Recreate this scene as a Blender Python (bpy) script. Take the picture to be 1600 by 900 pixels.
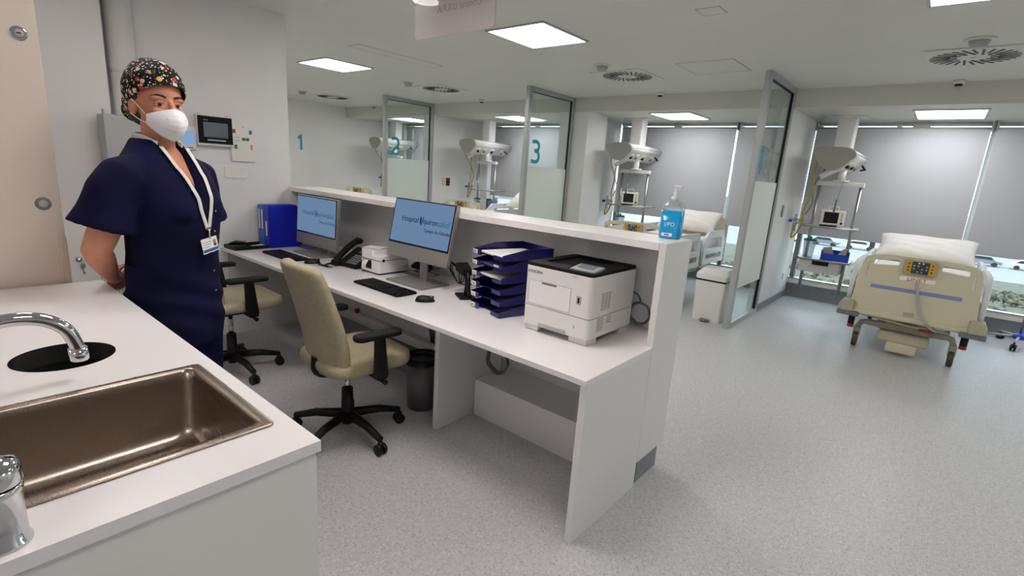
import bpy, bmesh, math, random
from mathutils import Vector, Matrix, Euler
PI = math.pi
random.seed(7)
S = bpy.context.scene
COL = S.collection
for o in list(bpy.data.objects): bpy.data.objects.remove(o, do_unlink=True)

# ------------------------------------------------------------------ camera
YAW, PITCH, ROLL, FOC, CAMZ = 0.688, 0.2312, 0.0691, 786.6, 1.5104
fwd = Vector((-math.sin(YAW)*math.cos(PITCH), math.cos(YAW)*math.cos(PITCH), -math.sin(PITCH)))
r0 = Vector((math.cos(YAW), math.sin(YAW), 0)); u0 = r0.cross(fwd)
rt = math.cos(ROLL)*r0 + math.sin(ROLL)*u0; up = rt.cross(fwd)
cd = bpy.data.cameras.new('camera'); cam = bpy.data.objects.new('camera', cd); COL.objects.link(cam)
cam.matrix_world = Matrix(((rt.x, up.x, -fwd.x, 0), (rt.y, up.y, -fwd.y, 0), (rt.z, up.z, -fwd.z, CAMZ), (0, 0, 0, 1)))
cd.sensor_fit = 'HORIZONTAL'; cd.sensor_width = 36; cd.lens = FOC/1600*36; cd.clip_start = 0.02; cd.clip_end = 400
S.camera = cam
# ------------------------------------------------------------------ world, exposure
LAMP = 18.0          # strength of the ceiling panels
SKY = 4.8
w = bpy.data.worlds.new('world'); S.world = w; w.use_nodes = True
nt = w.node_tree; bg = nt.nodes['Background']
sky = nt.nodes.new('ShaderNodeTexSky'); sky.sky_type = 'HOSEK_WILKIE'; sky.turbidity = 8; sky.ground_albedo = 0.4
sky.sun_direction = (0.3, -0.6, 0.75)
mx = nt.nodes.new('ShaderNodeMixRGB'); mx.inputs[0].default_value = 0.75; mx.inputs[2].default_value = (0.80, 0.88, 1.0, 1)
nt.links.new(sky.outputs[0], mx.inputs[1]); nt.links.new(mx.outputs[0], bg.inputs[0]); bg.inputs[1].default_value = SKY
S.view_settings.view_transform = 'Standard'; S.view_settings.look = 'None'
S.view_settings.exposure = 0.0; S.view_settings.gamma = 1.0; S.view_settings.use_curve_mapping = False

# ------------------------------------------------------------------ materials
def lin(c):
    return tuple(((x/255)/12.92 if x/255 <= .04045 else ((x/255+.055)/1.055)**2.4) for x in c)
M = {}
def mat(name, rgb, rough=.5, metal=0, spec=.5, emit=0, alpha=1, coat=0):
    m = bpy.data.materials.new(name); m.use_nodes = True
    b = m.node_tree.nodes['Principled BSDF']; c = lin(rgb)+(1,)
    b.inputs['Base Color'].default_value = c; b.inputs['Roughness'].default_value = rough
    b.inputs['Metallic'].default_value = metal; b.inputs['Specular IOR Level'].default_value = spec
    b.inputs['Coat Weight'].default_value = coat
    if emit: b.inputs['Emission Color'].default_value = c; b.inputs['Emission Strength'].default_value = emit
    M[name] = m; return m
def N(m, t): return m.node_tree.nodes.new(t)
def L(m, a, b): m.node_tree.links.new(a, b)
def noise_mix(m, rgb2, scale, lo, hi, bump=0, detail=4, stretch=None):
    b = m.node_tree.nodes['Principled BSDF']; c1 = tuple(b.inputs['Base Color'].default_value)
    tc = N(m, 'ShaderNodeTexCoord'); n = N(m, 'ShaderNodeTexNoise'); n.inputs['Scale'].default_value = scale; n.inputs['Detail'].default_value = detail
    if stretch:
        mp = N(m, 'ShaderNodeMapping'); mp.inputs['Scale'].default_value = stretch
        L(m, tc.outputs['Object'], mp.inputs[0]); L(m, mp.outputs[0], n.inputs['Vector'])
    else: L(m, tc.outputs['Object'], n.inputs['Vector'])
    r = N(m, 'ShaderNodeValToRGB'); r.color_ramp.elements[0].position = lo; r.color_ramp.elements[1].position = hi
    r.color_ramp.elements[0].color = c1; r.color_ramp.elements[1].color = lin(rgb2)+(1,)
    L(m, n.outputs[0], r.inputs[0]); L(m, r.outputs[0], b.inputs['Base Color'])
    if bump:
        bp = N(m, 'ShaderNodeBump'); bp.inputs['Strength'].default_value = bump; bp.inputs['Distance'].default_value = .002
        L(m, n.outputs[0], bp.inputs['Height']); L(m, bp.outputs[0], b.inputs['Normal'])
    return m
noise_mix(mat('wall', (226, 225, 226), .6, spec=.25), (220, 219, 221), 3, .3, .7)
noise_mix(mat('wall_bay', (232, 231, 228), .45), (228, 227, 223), 3, .3, .7)
noise_mix(mat('ceiling', (218, 219, 211), .6, spec=.2), (214, 215, 207), 2, .3, .7)
mat('soffit', (205, 205, 196), .45)
mat('ceiling_line', (178, 178, 172), .6)
noise_mix(mat('vinyl_skirt', (133, 137, 142), .5), (124, 128, 133), 8, .3, .7)
mat('laminate', (229, 227, 227), .28, spec=.45)
mat('laminate_side', (222, 222, 220), .35)
mat('laminate_edge', (200, 197, 195), .4)
mat('gap_dark', (70, 68, 66), .7)
mat('cream', (226, 212, 200), .4)
mat('cream_edge', (212, 196, 170), .4)
mat('alu', (178, 180, 180), .35, .35)
mat('alu_dark', (120, 122, 124), .35, .7)
mat('white_plastic', (224, 222, 219), .35)
mat('off_white', (226, 222, 208), .4)
mat('white_gloss', (236, 236, 234), .15)
mat('ivory', (205, 198, 172), .4)
mat('ivory_dark', (170, 165, 145), .45)
mat('monitor_grey', (150, 148, 146), .32, .4); mat('grey_plastic', (122, 124, 124), .45)
mat('grey_light', (170, 172, 170), .4)
mat('grey_cap', (168, 166, 156), .5)
mat('black', (17, 17, 19), .45, spec=.3)
mat('black_gloss', (10, 10, 12), .12)
mat('pit_black', (6, 8, 7), .5, spec=.1); mat('black_soft', (22, 21, 21), .75, spec=.2)
mat('rubber', (30, 28, 28), .6)
mat('castor_brown', (70, 62, 52), .5)
mat('red', (165, 32, 30), .4)
mat('red_text', (190, 40, 40), .5)
mat('chrome', (200, 202, 205), .06, 1)
mat('steel', (170, 168, 165), .28, 1)
mat('pole_steel', (165, 165, 160), .3, .9)
mat('screen_grey', (88, 100, 108), .2)
mat('blue', (10, 70, 200), .4)
mat('binder_blue', (12, 22, 165), .3)
mat('binder_light', (20, 92, 190), .3)
mat('navy_tray', (24, 20, 92), .22, coat=.3)
mat('purple', (92, 70, 150), .3)
mat('bed_blue', (126, 136, 186), .5)
mat('yellow', (212, 160, 30), .5)
mat('yellow_tube', (188, 160, 60), .45)
mat('teal', (10, 158, 184), .45)
mat('teal_cap', (20, 140, 130), .4)
mat('green', (40, 110, 50), .5)
mat('sea_blue', (40, 100, 165), .5)
mat('paper', (235, 233, 228), .6)
mat('ink', (60, 62, 66), .6)
mat('ink_soft', (150, 150, 152), .6)
mat('navy_cloth', (16, 17, 54), .85, spec=.15)
noise_mix(M['navy_cloth'], (11, 12, 38), 5, .35, .7, .25)
mat('skin', (206, 142, 112), .5); M['skin'].node_tree.nodes['Principled BSDF'].inputs['Subsurface Weight'].default_value = .08
M['skin'].node_tree.nodes['Principled BSDF'].inputs['Subsurface Radius'].default_value = (.01, .004, .002)
noise_mix(M['skin'], (190, 122, 94), 9, .35, .75, .1)
mat('hair', (62, 40, 30), .6); mat('brow', (52, 32, 24), .7)
mat('eye_white', (225, 215, 208), .2); mat('iris', (38, 24, 18), .15)
mat('lip', (170, 88, 80), .5)
mat('mask', (236, 236, 238), .6)
mat('shoe', (235, 235, 235), .5)
mat('lanyard', (220, 218, 214), .7)
mat('ward_white', (232, 234, 236), .4)
mat('linen', (236, 232, 224), .8); noise_mix(M['linen'], (228, 224, 216), 7, .3, .7, .15)
mat('leather', (168, 158, 132), .42); noise_mix(M['leather'], (158, 148, 122), 40, .3, .7, .1)
mat('waste_grey', (98, 98, 100), .4); mat('glass_edge', (150, 175, 170), .2)
mat('liquid', (10, 155, 214), .12)
mat('clear_tube', (214, 216, 214), .25)
mat('cable', (96, 100, 100), .5)
mat('car_white', (225, 228, 230), .3); mat('car_blue', (70, 90, 120), .3); mat('car_dark', (120, 128, 136), .3); mat('car_glass', (40, 48, 55), .1)
mat('building', (200, 205, 210), .8); mat('asphalt', (150, 151, 151), .9)
mat('skin_photo', (180, 120, 90), .6)
mat('shrub', (92, 94, 78), .9); noise_mix(M['shrub'], (118, 117, 103), 2.2, .35, .65, 1)
mat('ground', (86, 88, 75), .95); noise_mix(M['ground'], (112, 111, 98), 1.2, .35, .65)

def emission(name, rgb, strength):
    m = bpy.data.materials.new(name); m.use_nodes = True; m.node_tree.nodes.clear()
    e = N(m, 'ShaderNodeEmission'); o = N(m, 'ShaderNodeOutputMaterial')
    e.inputs[0].default_value = lin(rgb)+(1,); e.inputs[1].default_value = strength
    L(m, e.outputs[0], o.inputs[0]); M[name] = m; return m
emission('lamp_panel', (255, 252, 243), LAMP*1.35)
emission('lamp_panel_soft', (255, 252, 243), LAMP*.5)
emission('lamp_panel_cool', (250, 252, 255), LAMP*.68)
emission('lamp_panel_warm', (255, 245, 242), LAMP*1.02)
emission('display', (130, 163, 203), .62)
emission('display_text', (20, 52, 92), .8)
emission('display_teal', (0, 120, 140), .8)
emission('display_small', (150, 190, 235), .7)

def glass(name, tint, gloss=.1, haze=0, haze_rgb=(200, 208, 208)):
    m = bpy.data.materials.new(name); m.use_nodes = True; m.node_tree.nodes.clear()
    t = N(m, 'ShaderNodeBsdfTransparent'); t.inputs[0].default_value = lin(tint)+(1,)
    g = N(m, 'ShaderNodeBsdfGlossy'); g.inputs['Roughness'].default_value = .01
    f = N(m, 'ShaderNodeLayerWeight'); pw = N(m, 'ShaderNodeMath'); pw.operation = 'POWER'; pw.inputs[1].default_value = 4; L(m, f.outputs['Facing'], pw.inputs[0])
    ml = N(m, 'ShaderNodeMath'); ml.operation = 'MULTIPLY_ADD'; ml.inputs[1].default_value = .7; ml.inputs[2].default_value = gloss*.4
    L(m, pw.outputs[0], ml.inputs[0])
    x = N(m, 'ShaderNodeMixShader'); L(m, ml.outputs[0], x.inputs[0]); L(m, t.outputs[0], x.inputs[1]); L(m, g.outputs[0], x.inputs[2])
    o = N(m, 'ShaderNodeOutputMaterial'); last = x
    if haze:
        d = N(m, 'ShaderNodeBsdfDiffuse'); d.inputs[0].default_value = lin(haze_rgb)+(1,)
        tl = N(m, 'ShaderNodeBsdfTranslucent'); tl.inputs[0].default_value = lin(haze_rgb)+(1,)
        a = N(m, 'ShaderNodeMixShader'); a.inputs[0].default_value = .5; L(m, d.outputs[0], a.inputs[1]); L(m, tl.outputs[0], a.inputs[2])
        y = N(m, 'ShaderNodeMixShader'); y.inputs[0].default_value = haze; L(m, x.outputs[0], y.inputs[1]); L(m, a.outputs[0], y.inputs[2]); last = y
    L(m, last.outputs[0], o.inputs[0]); M[name] = m; return m
glass('glass', (244, 250, 248), .1)
glass('window_glass', (240, 246, 244), .1)
glass('frosted', (225, 232, 230), .1, .88, (250, 253, 249))
glass('clear_plastic', (235, 240, 242), .3, .28, (225, 228, 230))
glass('acrylic', (240, 240, 240), .3, .8, (212, 206, 206))

def blind_material():
    m = bpy.data.materials.new('blind'); m.use_nodes = True; m.node_tree.nodes.clear()
    d = N(m, 'ShaderNodeBsdfDiffuse'); t = N(m, 'ShaderNodeBsdfTranslucent')
    c = lin((196, 196, 200))+(1,); d.inputs[0].default_value = c; t.inputs[0].default_value = c
    x = N(m, 'ShaderNodeMixShader'); x.inputs[0].default_value = .06
    o = N(m, 'ShaderNodeOutputMaterial'); L(m, d.outputs[0], x.inputs[1]); L(m, t.outputs[0], x.inputs[2]); L(m, x.outputs[0], o.inputs[0])
    M['blind'] = m
blind_material()

def floor_material():
    m = mat('floor', (150, 150, 151), .38, spec=.4); b = m.node_tree.nodes['Principled BSDF']
    tc = N(m, 'ShaderNodeTexCoord')
    def spk(scale, thr, seed):
        v = N(m, 'ShaderNodeTexVoronoi'); v.inputs['Scale'].default_value = scale
        mp = N(m, 'ShaderNodeMapping'); mp.inputs['Location'].default_value = (seed, seed*2, 0)
        L(m, tc.outputs['Object'], mp.inputs[0]); L(m, mp.outputs[0], v.inputs['Vector'])
        rr = N(m, 'ShaderNodeValToRGB'); rr.color_ramp.elements[0].position = 0; rr.color_ramp.elements[1].position = thr
        rr.color_ramp.elements[0].color = (1, 1, 1, 1); rr.color_ramp.elements[1].color = (0, 0, 0, 1)
        L(m, v.outputs['Distance'], rr.inputs[0])
        sp = N(m, 'ShaderNodeSeparateColor'); L(m, v.outputs['Color'], sp.inputs[0])
        g = N(m, 'ShaderNodeMath'); g.operation = 'GREATER_THAN'; g.inputs[1].default_value = .72; L(m, sp.outputs[0], g.inputs[0])
        mu = N(m, 'ShaderNodeMath'); mu.operation = 'MULTIPLY'; L(m, g.outputs[0], mu.inputs[0]); L(m, rr.outputs[0], mu.inputs[1])
        return mu
    n = N(m, 'ShaderNodeTexNoise'); n.inputs['Scale'].default_value = 60; n.inputs['Detail'].default_value = 5
    L(m, tc.outputs['Object'], n.inputs['Vector'])
    r = N(m, 'ShaderNodeValToRGB'); r.color_ramp.elements[0].position = .3; r.color_ramp.elements[1].position = .7
    r.color_ramp.elements[0].color = lin((184, 183, 185))+(1,); r.color_ramp.elements[1].color = lin((200, 200, 201))+(1,)
    L(m, n.outputs[0], r.inputs[0]); last = r.outputs[0]
    for sc, th, sd, c in ((120, .55, 0, (158, 159, 164)), (95, .42, 3, (118, 118, 126)), (85, .45, 7, (224, 222, 220))):
        k = spk(sc, th, sd); x = N(m, 'ShaderNodeMixRGB'); L(m, k.outputs[0], x.inputs[0]); L(m, last, x.inputs[1]); x.inputs[2].default_value = lin(c)+(1,); last = x.outputs[0]
    L(m, last, b.inputs['Base Color'])
floor_material()

def cap_material():
    m = mat('cap_print', (18, 17, 18), .8, spec=.2); b = m.node_tree.nodes['Principled BSDF']
    tc = N(m, 'ShaderNodeTexCoord'); last = None
    base = N(m, 'ShaderNodeRGB'); base.outputs[0].default_value = lin((20, 19, 20))+(1,); last = base.outputs[0]
    for sc, thr, sd, met, cols in ((36, .34, 1, 'EUCLIDEAN', [(60, 60, 62), (120, 120, 118), (200, 60, 50), (205, 205, 200), (215, 165, 80), (225, 190, 190)]),
                                   (58, .33, 5, 'MANHATTAN', [(220, 220, 215), (180, 180, 175), (205, 165, 30), (130, 160, 190), (30, 30, 30), (200, 198, 190)]),
                                   (115, .3, 9, 'EUCLIDEAN', [(240, 240, 235), (30, 30, 30), (150, 150, 150), (235, 200, 90), (20, 20, 20), (210, 210, 205)])):
        v = N(m, 'ShaderNodeTexVoronoi'); v.inputs['Scale'].default_value = sc; v.distance = met
        mp = N(m, 'ShaderNodeMapping'); mp.inputs['Location'].default_value = (sd, sd, sd); mp.inputs['Rotation'].default_value = (sd, .4*sd, 0)
        L(m, tc.outputs['Object'], mp.inputs[0]); L(m, mp.outputs[0], v.inputs['Vector'])
        lt = N(m, 'ShaderNodeMath'); lt.operation = 'LESS_THAN'; lt.inputs[1].default_value = thr; L(m, v.outputs['Distance'], lt.inputs[0])
        sp = N(m, 'ShaderNodeSeparateColor'); L(m, v.outputs['Color'], sp.inputs[0])
        r = N(m, 'ShaderNodeValToRGB'); r.color_ramp.interpolation = 'CONSTANT'
        while len(r.color_ramp.elements) < len(cols): r.color_ramp.elements.new(.5)
        for i, c in enumerate(cols): r.color_ramp.elements[i].position = i/len(cols); r.color_ramp.elements[i].color = lin(c)+(1,)
        L(m, sp.outputs[1], r.inputs[0])
        x = N(m, 'ShaderNodeMixRGB'); L(m, lt.outputs[0], x.inputs[0]); L(m, last, x.inputs[1]); L(m, r.outputs[0], x.inputs[2]); last = x.outputs[0]
    L(m, last, b.inputs['Base Color'])
cap_material()
def brushed():
    m = mat('brushed_steel', (168, 156, 145), .3, 1); b = m.node_tree.nodes['Principled BSDF']
    tc = N(m, 'ShaderNodeTexCoord'); mp = N(m, 'ShaderNodeMapping'); mp.inputs['Scale'].default_value = (6, 240, 240)
    n = N(m, 'ShaderNodeTexNoise'); n.inputs['Scale'].default_value = 3
    L(m, tc.outputs['Object'], mp.inputs[0]); L(m, mp.outputs[0], n.inputs['Vector'])
    r = N(m, 'ShaderNodeMapRange'); r.inputs['To Min'].default_value = .22; r.inputs['To Max'].default_value = .36
    L(m, n.outputs[0], r.inputs['Value']); L(m, r.outputs[0], b.inputs['Roughness'])
brushed()

# ------------------------------------------------------------------ mesh builder
class MB:
    def __init__(s): s.v = []; s.f = []; s.fm = []; s.sm = []
    def add(s, vs, fs, m=None, smooth=False, X=None):
        k = len(s.v); s.v += [tuple(X @ Vector(v)) if X else tuple(v) for v in vs]
        for f in fs: s.f.append([i+k for i in f]); s.fm.append(m); s.sm.append(smooth)
        return s
    def box(s, x0, x1, y0, y1, z0, z1, m=None, X=None):
        vs = [(x, y, z) for x in (x0, x1) for y in (y0, y1) for z in (z0, z1)]
        return s.add(vs, [(0, 1, 3, 2), (4, 6, 7, 5), (0, 4, 5, 1), (2, 3, 7, 6), (0, 2, 6, 4), (1, 5, 7, 3)], m, False, X)
    def loft(s, rings, m=None, smooth=True, caps=True, X=None, closed=True):
        n = len(rings[0]); vs = [p for r in rings for p in r]; fs = []
        for i in range(len(rings)-1):
            for j in range(n if closed else n-1):
                a = i*n+j; b = i*n+(j+1) % n; fs.append((a, b, b+n, a+n))
        s.add(vs, fs, m, smooth, X)
        if caps:
            k = len(s.v)-len(vs)
            s.f.append([k+j for j in range(n)][::-1]); s.fm.append(m); s.sm.append(False)
            s.f.append([k+(len(rings)-1)*n+j for j in range(n)]); s.fm.append(m); s.sm.append(False)
        return s
    def lathe(s, prof, m=None, n=32, c=(0, 0, 0), X=None, smooth=True, caps=True):
        rings = [[(c[0]+r*math.cos(2*PI*j/n), c[1]+r*math.sin(2*PI*j/n), c[2]+z) for j in range(n)] for r, z in prof]
        return s.loft(rings, m, smooth, caps, X)
    def cyl(s, p0, p1, r0, r1=None, m=None, n=20, smooth=True, X=None):
        return s.tube([p0, p1], [r0, r0 if r1 is None else r1], m, n, smooth, X)
    def tube(s, pts, r, m=None, n=10, smooth=True, X=None, sx=1.0, flat=None):
        pts = [Vector(p) for p in pts]; rs = r if isinstance(r, (list, tuple)) else [r]*len(pts)
        rings = []; prev = None
        for i, p in enumerate(pts):
            t = (pts[min(i+1, len(pts)-1)]-pts[max(i-1, 0)]).normalized()
            if prev is None:
                a = Vector((0, 0, 1)) if abs(t.z) < .9 else Vector((1, 0, 0)); u = t.cross(a).normalized()
            else:
                u = (prev - t*prev.dot(t)).normalized()
            prev = u; v = t.cross(u)
            rings.append([tuple(p+(u*math.cos(2*PI*j/n)*sx+v*math.sin(2*PI*j/n))*rs[i]) for j in range(n)])
        return s.loft(rings, m, smooth, True, X)
    def ell(s, c, r, m=None, n=20, k=12, X=None, R=None):
        rings = []
        for i in range(k+1):
            a = -PI/2+PI*i/k; ca = max(math.cos(a), 1e-3)
            ring = []
            for j in range(n):
                p = Vector((r[0]*ca*math.cos(2*PI*j/n), r[1]*ca*math.sin(2*PI*j/n), r[2]*math.sin(a)))
                if R: p = R @ p
                ring.append(tuple(p+Vector(c)))
            rings.append(ring)
        return s.loft(rings, m, True, True, X)
    def prism(s, poly, axis, a, b, m=None, X=None, smooth=False):
        def P(u, v, t): return {'x': (t, u, v), 'y': (u, t, v), 'z': (u, v, t)}[axis]
        n = len(poly); vs = [P(u, v, a) for u, v in poly]+[P(u, v, b) for u, v in poly]
        fs = [tuple(range(n))[::-1], tuple(range(n, 2*n))]
        s.add(vs, fs, m, False, X); k = len(s.v)-2*n
        for j in range(n):
            s.f.append([k+j, k+(j+1) % n, k+n+(j+1) % n, k+n+j]); s.fm.append(m); s.sm.append(smooth)
        return s
    def build(s, name, m=None, parent=None, bevel=0, seg=2, loc=None, rot=None, subd=0):
        me = bpy.data.meshes.new(name); me.from_pydata(s.v, [], s.f)
        names = []
        for x in s.fm:
            x = x or m
            if x not in names: names.append(x)
        for x in names: me.materials.append(M[x])
        for p, x, q in zip(me.polygons, s.fm, s.sm): p.material_index = names.index(x or m); p.use_smooth = q
        bm = bmesh.new(); bm.from_mesh(me); bmesh.ops.recalc_face_normals(bm, faces=bm.faces); bm.to_mesh(me); bm.free()
        o = bpy.data.objects.new(name, me); COL.objects.link(o)
        if parent: o.parent = parent
        if loc: o.location = loc
        if rot: o.rotation_euler = rot
        if subd:
            md = o.modifiers.new('sub', 'SUBSURF'); md.levels = subd; md.render_levels = subd
        if bevel:
            md = o.modifiers.new('bevel', 'BEVEL'); md.width = bevel; md.segments = seg; md.limit_method = 'ANGLE'; md.angle_limit = .6
            md.harden_normals = False
        return o
def rrect(x0, x1, y0, y1, r, n=5):
    out = []
    for cx, cy, a in ((x1-r, y1-r, 0), (x0+r, y1-r, PI/2), (x0+r, y0+r, PI), (x1-r, y0+r, 1.5*PI)):
        for i in range(n+1): t = a+PI/2*i/n; out.append((cx+r*math.cos(t), cy+r*math.sin(t)))
    return out
def smoothpath(pts, k=6):
    pts = [Vector(p) for p in pts]; out = []
    P = [pts[0]*2-pts[1]]+pts+[pts[-1]*2-pts[-2]]
    for i in range(1, len(P)-2):
        a, b, c, d = P[i-1:i+3]
        for j in range(k):
            t = j/k; out.append(.5*((2*b)+(c-a)*t+(2*a-5*b+4*c-d)*t*t+(3*b-a-3*c+d)*t**3))
    out.append(pts[-1]); return out
def plate(outlines, thick, name, m, parent=None, loc=(0, 0, 0), rot=(PI/2, 0, 0), bev=0):
    cu = bpy.data.curves.new(name, 'CURVE'); cu.dimensions = '2D'; cu.fill_mode = 'BOTH'; cu.extrude = thick/2; cu.bevel_depth = bev
    for ol in outlines:
        sp = cu.splines.new('POLY'); sp.points.add(len(ol)-1); sp.use_cyclic_u = True
        for i, (x, y) in enumerate(ol): sp.points[i].co = (x, y, 0, 1)
    t = bpy.data.objects.new('tmp', cu); COL.objects.link(t)
    bpy.context.view_layer.update()
    me = bpy.data.meshes.new_from_object(t.evaluated_get(bpy.context.evaluated_depsgraph_get())); bpy.data.objects.remove(t)
    me.transform(Euler(rot).to_matrix().to_4x4()); me.materials.clear(); me.materials.append(M[m]); me.name = name
    o = bpy.data.objects.new(name, me); COL.objects.link(o); o.location = loc
    if parent: o.parent = parent
    return o
def text(body, size, m, name='lettering', parent=None, loc=(0, 0, 0), rot=(PI/2, 0, 0), ext=.0006, align='LEFT', sx=1, mirror=False, shear=0):
    cu = bpy.data.curves.new(name, 'FONT'); cu.body = body; cu.size = size; cu.extrude = ext; cu.align_x = align; cu.shear = shear
    t = bpy.data.objects.new('tmp', cu); COL.objects.link(t); bpy.context.view_layer.update()
    me = bpy.data.meshes.new_from_object(t.evaluated_get(bpy.context.evaluated_depsgraph_get())); bpy.data.objects.remove(t)
    me.transform(Matrix.Diagonal((-sx if mirror else sx, 1, 1, 1)))
    me.materials.clear(); me.materials.append(M[m]); me.name = name
    o = bpy.data.objects.new(name, me); COL.objects.link(o); o.location = loc; o.rotation_euler = rot
    if parent: o.parent = parent
    return o
def thing(name, label, cat, loc=(0, 0, 0), rz=0, group=None):
    o = bpy.data.objects.new(name, None); COL.objects.link(o); o.location = loc; o.rotation_euler = (0, 0, rz); o.empty_display_size = .1
    o['label'] = label; o['category'] = cat
    if group: o['group'] = group
    return o
def tag(o, label, cat, group=None):
    o['label'] = label; o['category'] = cat
    if group: o['group'] = group
    return o
def struct(o): o['kind'] = 'structure'; return o
def dup(root, loc=None, rz=None, label=None, group=None, skip=()):
    def rec(o, par):
        c = o.copy(); COL.objects.link(c); c.parent = par
        for ch in list(o.children):
            if ch.name.split('.')[0] not in skip: rec(ch, c)
        return c
    c = rec(root, None)
    if loc: c.location = loc
    if rz is not None: c.rotation_euler = (0, 0, rz)
    if label: c['label'] = label
    if group: c['group'] = group
    return c
def baked(o, mods):
    for kind, kw in mods:
        md = o.modifiers.new('m', kind)
        for k, v in kw.items(): setattr(md, k, v)
    bpy.context.view_layer.update()
    me = bpy.data.meshes.new_from_object(o.evaluated_get(bpy.context.evaluated_depsgraph_get()))
    o.modifiers.clear(); o.data = me
    for p in me.polygons: p.use_smooth = True
    return o

# ------------------------------------------------------------------ structure
CH, LC = 2.6, 2.40
XW, XF = -4.38, -10.6          # panel wall, far left wall
YB, YW = 6.6, 8.06             # bulkhead, window wall
struct(MB().box(-10.9, 3.6, -3.1, 8.3, -.12, 0).build('floor', 'floor'))
struct(MB().box(-10.9, 3.6, -3.1, YB, CH, CH+.1).build('ceiling', 'ceiling'))
struct(MB().box(-10.9, 3.6, YB, 8.3, LC, CH+.1).build('trim_1', 'soffit'))
struct(MB().box(-10.6, XW, -3.0, 2.18, 0, CH).build('wall_left', 'wall'))
struct(MB().box(-10.8, XF, 2.18, YW+.2, 0, CH).build('wall_far_left', 'wall_bay'))
struct(MB().box(3.4, 3.6, -3.0, YW+.2, 0, CH).build('wall_right', 'wall'))
struct(MB().box(-10.8, 3.6, -3.1, -3.0, 0, CH).build('wall_back', 'wall'))
struct(MB().box(-10.6, 3.4, YW, YW+.22, 0, .2).build('wall_window_sill', 'vinyl_skirt'))
piers = {2: (-7.9, -7.6), 3: (-4.7, -4.45), 4: (-1.95, -1.5)}
mb = MB().box(-7.9, -7.6, YB, YW, 0, LC); struct(mb.build('wall_bay_left', 'wall_bay'))
mb = MB().prism([(-4.7, YB), (-4.2, YB), (-4.2, 7.15), (-4.45, 7.15), (-4.45, YW), (-4.7, YW)], 'z', 0, LC); struct(mb.build('wall_bay_middle', 'wall_bay'))
mb = MB().box(-1.62, -1.5, YB, YW, 0, LC); struct(mb.build('wall_bay_right', 'wall_bay'))
struct(MB().box(-1.5, -1.485, YB, YW, 0, .09).build('baseboard_right_bay', 'vinyl_skirt'))
struct(MB().box(-4.2, -4.185, YB, 7.15, 0, .09).box(-4.45, -4.435, 7.15, YW, 0, .09).build('baseboard_middle_bay', 'vinyl_skirt'))
struct(MB().box(-7.6, -7.585, YB, YW, 0, .09).build('baseboard_left_bay', 'vinyl_skirt'))
struct(MB().box(XW, XW+.012, -3, 2.18, 0, .09).build('baseboard_left', 'wall'))
struct(MB().box(-7.6, -7.41, YW-.12, YW+.2, 0, LC).build('wall_bay_left_return', 'wall_bay'))
struct(MB().box(-10.6, -10.22, YW-.12, YW+.2, 0, LC).build('wall_far_left_return', 'wall_bay'))
# windows: one framed ribbon per bay
bays = [(-10.6, -7.9, [-10.12, -9.2]), (-7.6, -4.7, [-7.3, -6.3, -5.37]), (-4.45, -1.62, [-4.4, -3.45, -2.487]), (-1.5, 3.4, [-1.455, -.6, .288, 1.12, 1.97, 2.82])]
for i, (a, b, mul) in enumerate(bays):
    f = MB().box(a, b, YW-.03, YW+.13, .2, .235, 'white_plastic').box(a, b, YW, YW+.1, .235, .275, 'white_plastic').box(a, b, YW+.02, YW+.1, 2.36, LC, 'alu')
    f.box(a, b, YW-.012, YW+.0, .265, .275, 'alu_dark')
    for x in mul: f.box(x-.026, x+.026, YW-.0, YW+.1, .9, 2.37, 'white_plastic').box(x-.028, x+.028, YW+.01, YW+.1, .27, .9, 'alu_dark')
    f.box(b-.05, b, YW+.01, YW+.1, .27, 2.37, 'white_plastic')
    wdw = f.build('window_%d' % (i+1), 'alu_dark'); struct(wdw)
    MB().box(a, b, YW+.05, YW+.056, .275, 2.37).build('pane', 'window_glass', wdw)
# roller blinds
nb = 0
def blind(x0, x1, z0, label):
    t = thing('roller_blind', label, 'blind', (0, 0, 0), 0, None)
    MB().box(x0, x1, YW-.075, YW-.073, z0+.02, 2.32).build('fabric', 'blind', t)
    MB().cyl((x0, YW-.06, 2.315), (x1, YW-.06, 2.315), .018, None, 'grey_light', 12).build('roller_tube', 'grey_light', t)
    MB().box(x0, x1, YW-.079, YW-.069, z0, z0+.022).build('bottom_bar', 'blind', t)
    for x in (x0-.005, x1+.005): MB().box(x-.008, x+.008, YW-.09, YW-.0, 2.29, 2.40).build('bracket', 'grey_light', t)
blind(-1.482, .25, .905, 'large grey roller blind behind the bed with the blue stripe and red lettering')
blind(.30, 2.1, .905, 'grey roller blind at the right edge, beyond the bright gap')
blind(-4.36, -2.515, .905, 'grey roller blind behind the bed seen past the blue gel bottle')
blind(-2.462, -1.66, .905, 'narrow grey roller blind seen beside and through the right glass screen')
blind(-7.35, -5.4, .95, 'grey roller blind beside the glass screen numbered three')
blind(-5.34, -4.71, .95, 'narrow grey roller blind seen through the glass screen numbered three')
blind(-10.17, -7.95, .95, 'grey roller blind seen through the glass screen numbered two')
for x in (-.38,): tag(MB().box(x-.085, x+.085, YW-.05, YW+.0, 2.325, 2.40).build('blind_bracket', 'grey_light'), 'wide grey bracket above the large blind, left of the lit panel', 'bracket')
for x in (-3.43,): tag(MB().box(x-.055, x+.055, YW-.05, YW+.0, 2.325, 2.40).build('blind_bracket', 'grey_light'), 'wide grey bracket above the blind behind the blue gel bottle', 'bracket')

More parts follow.
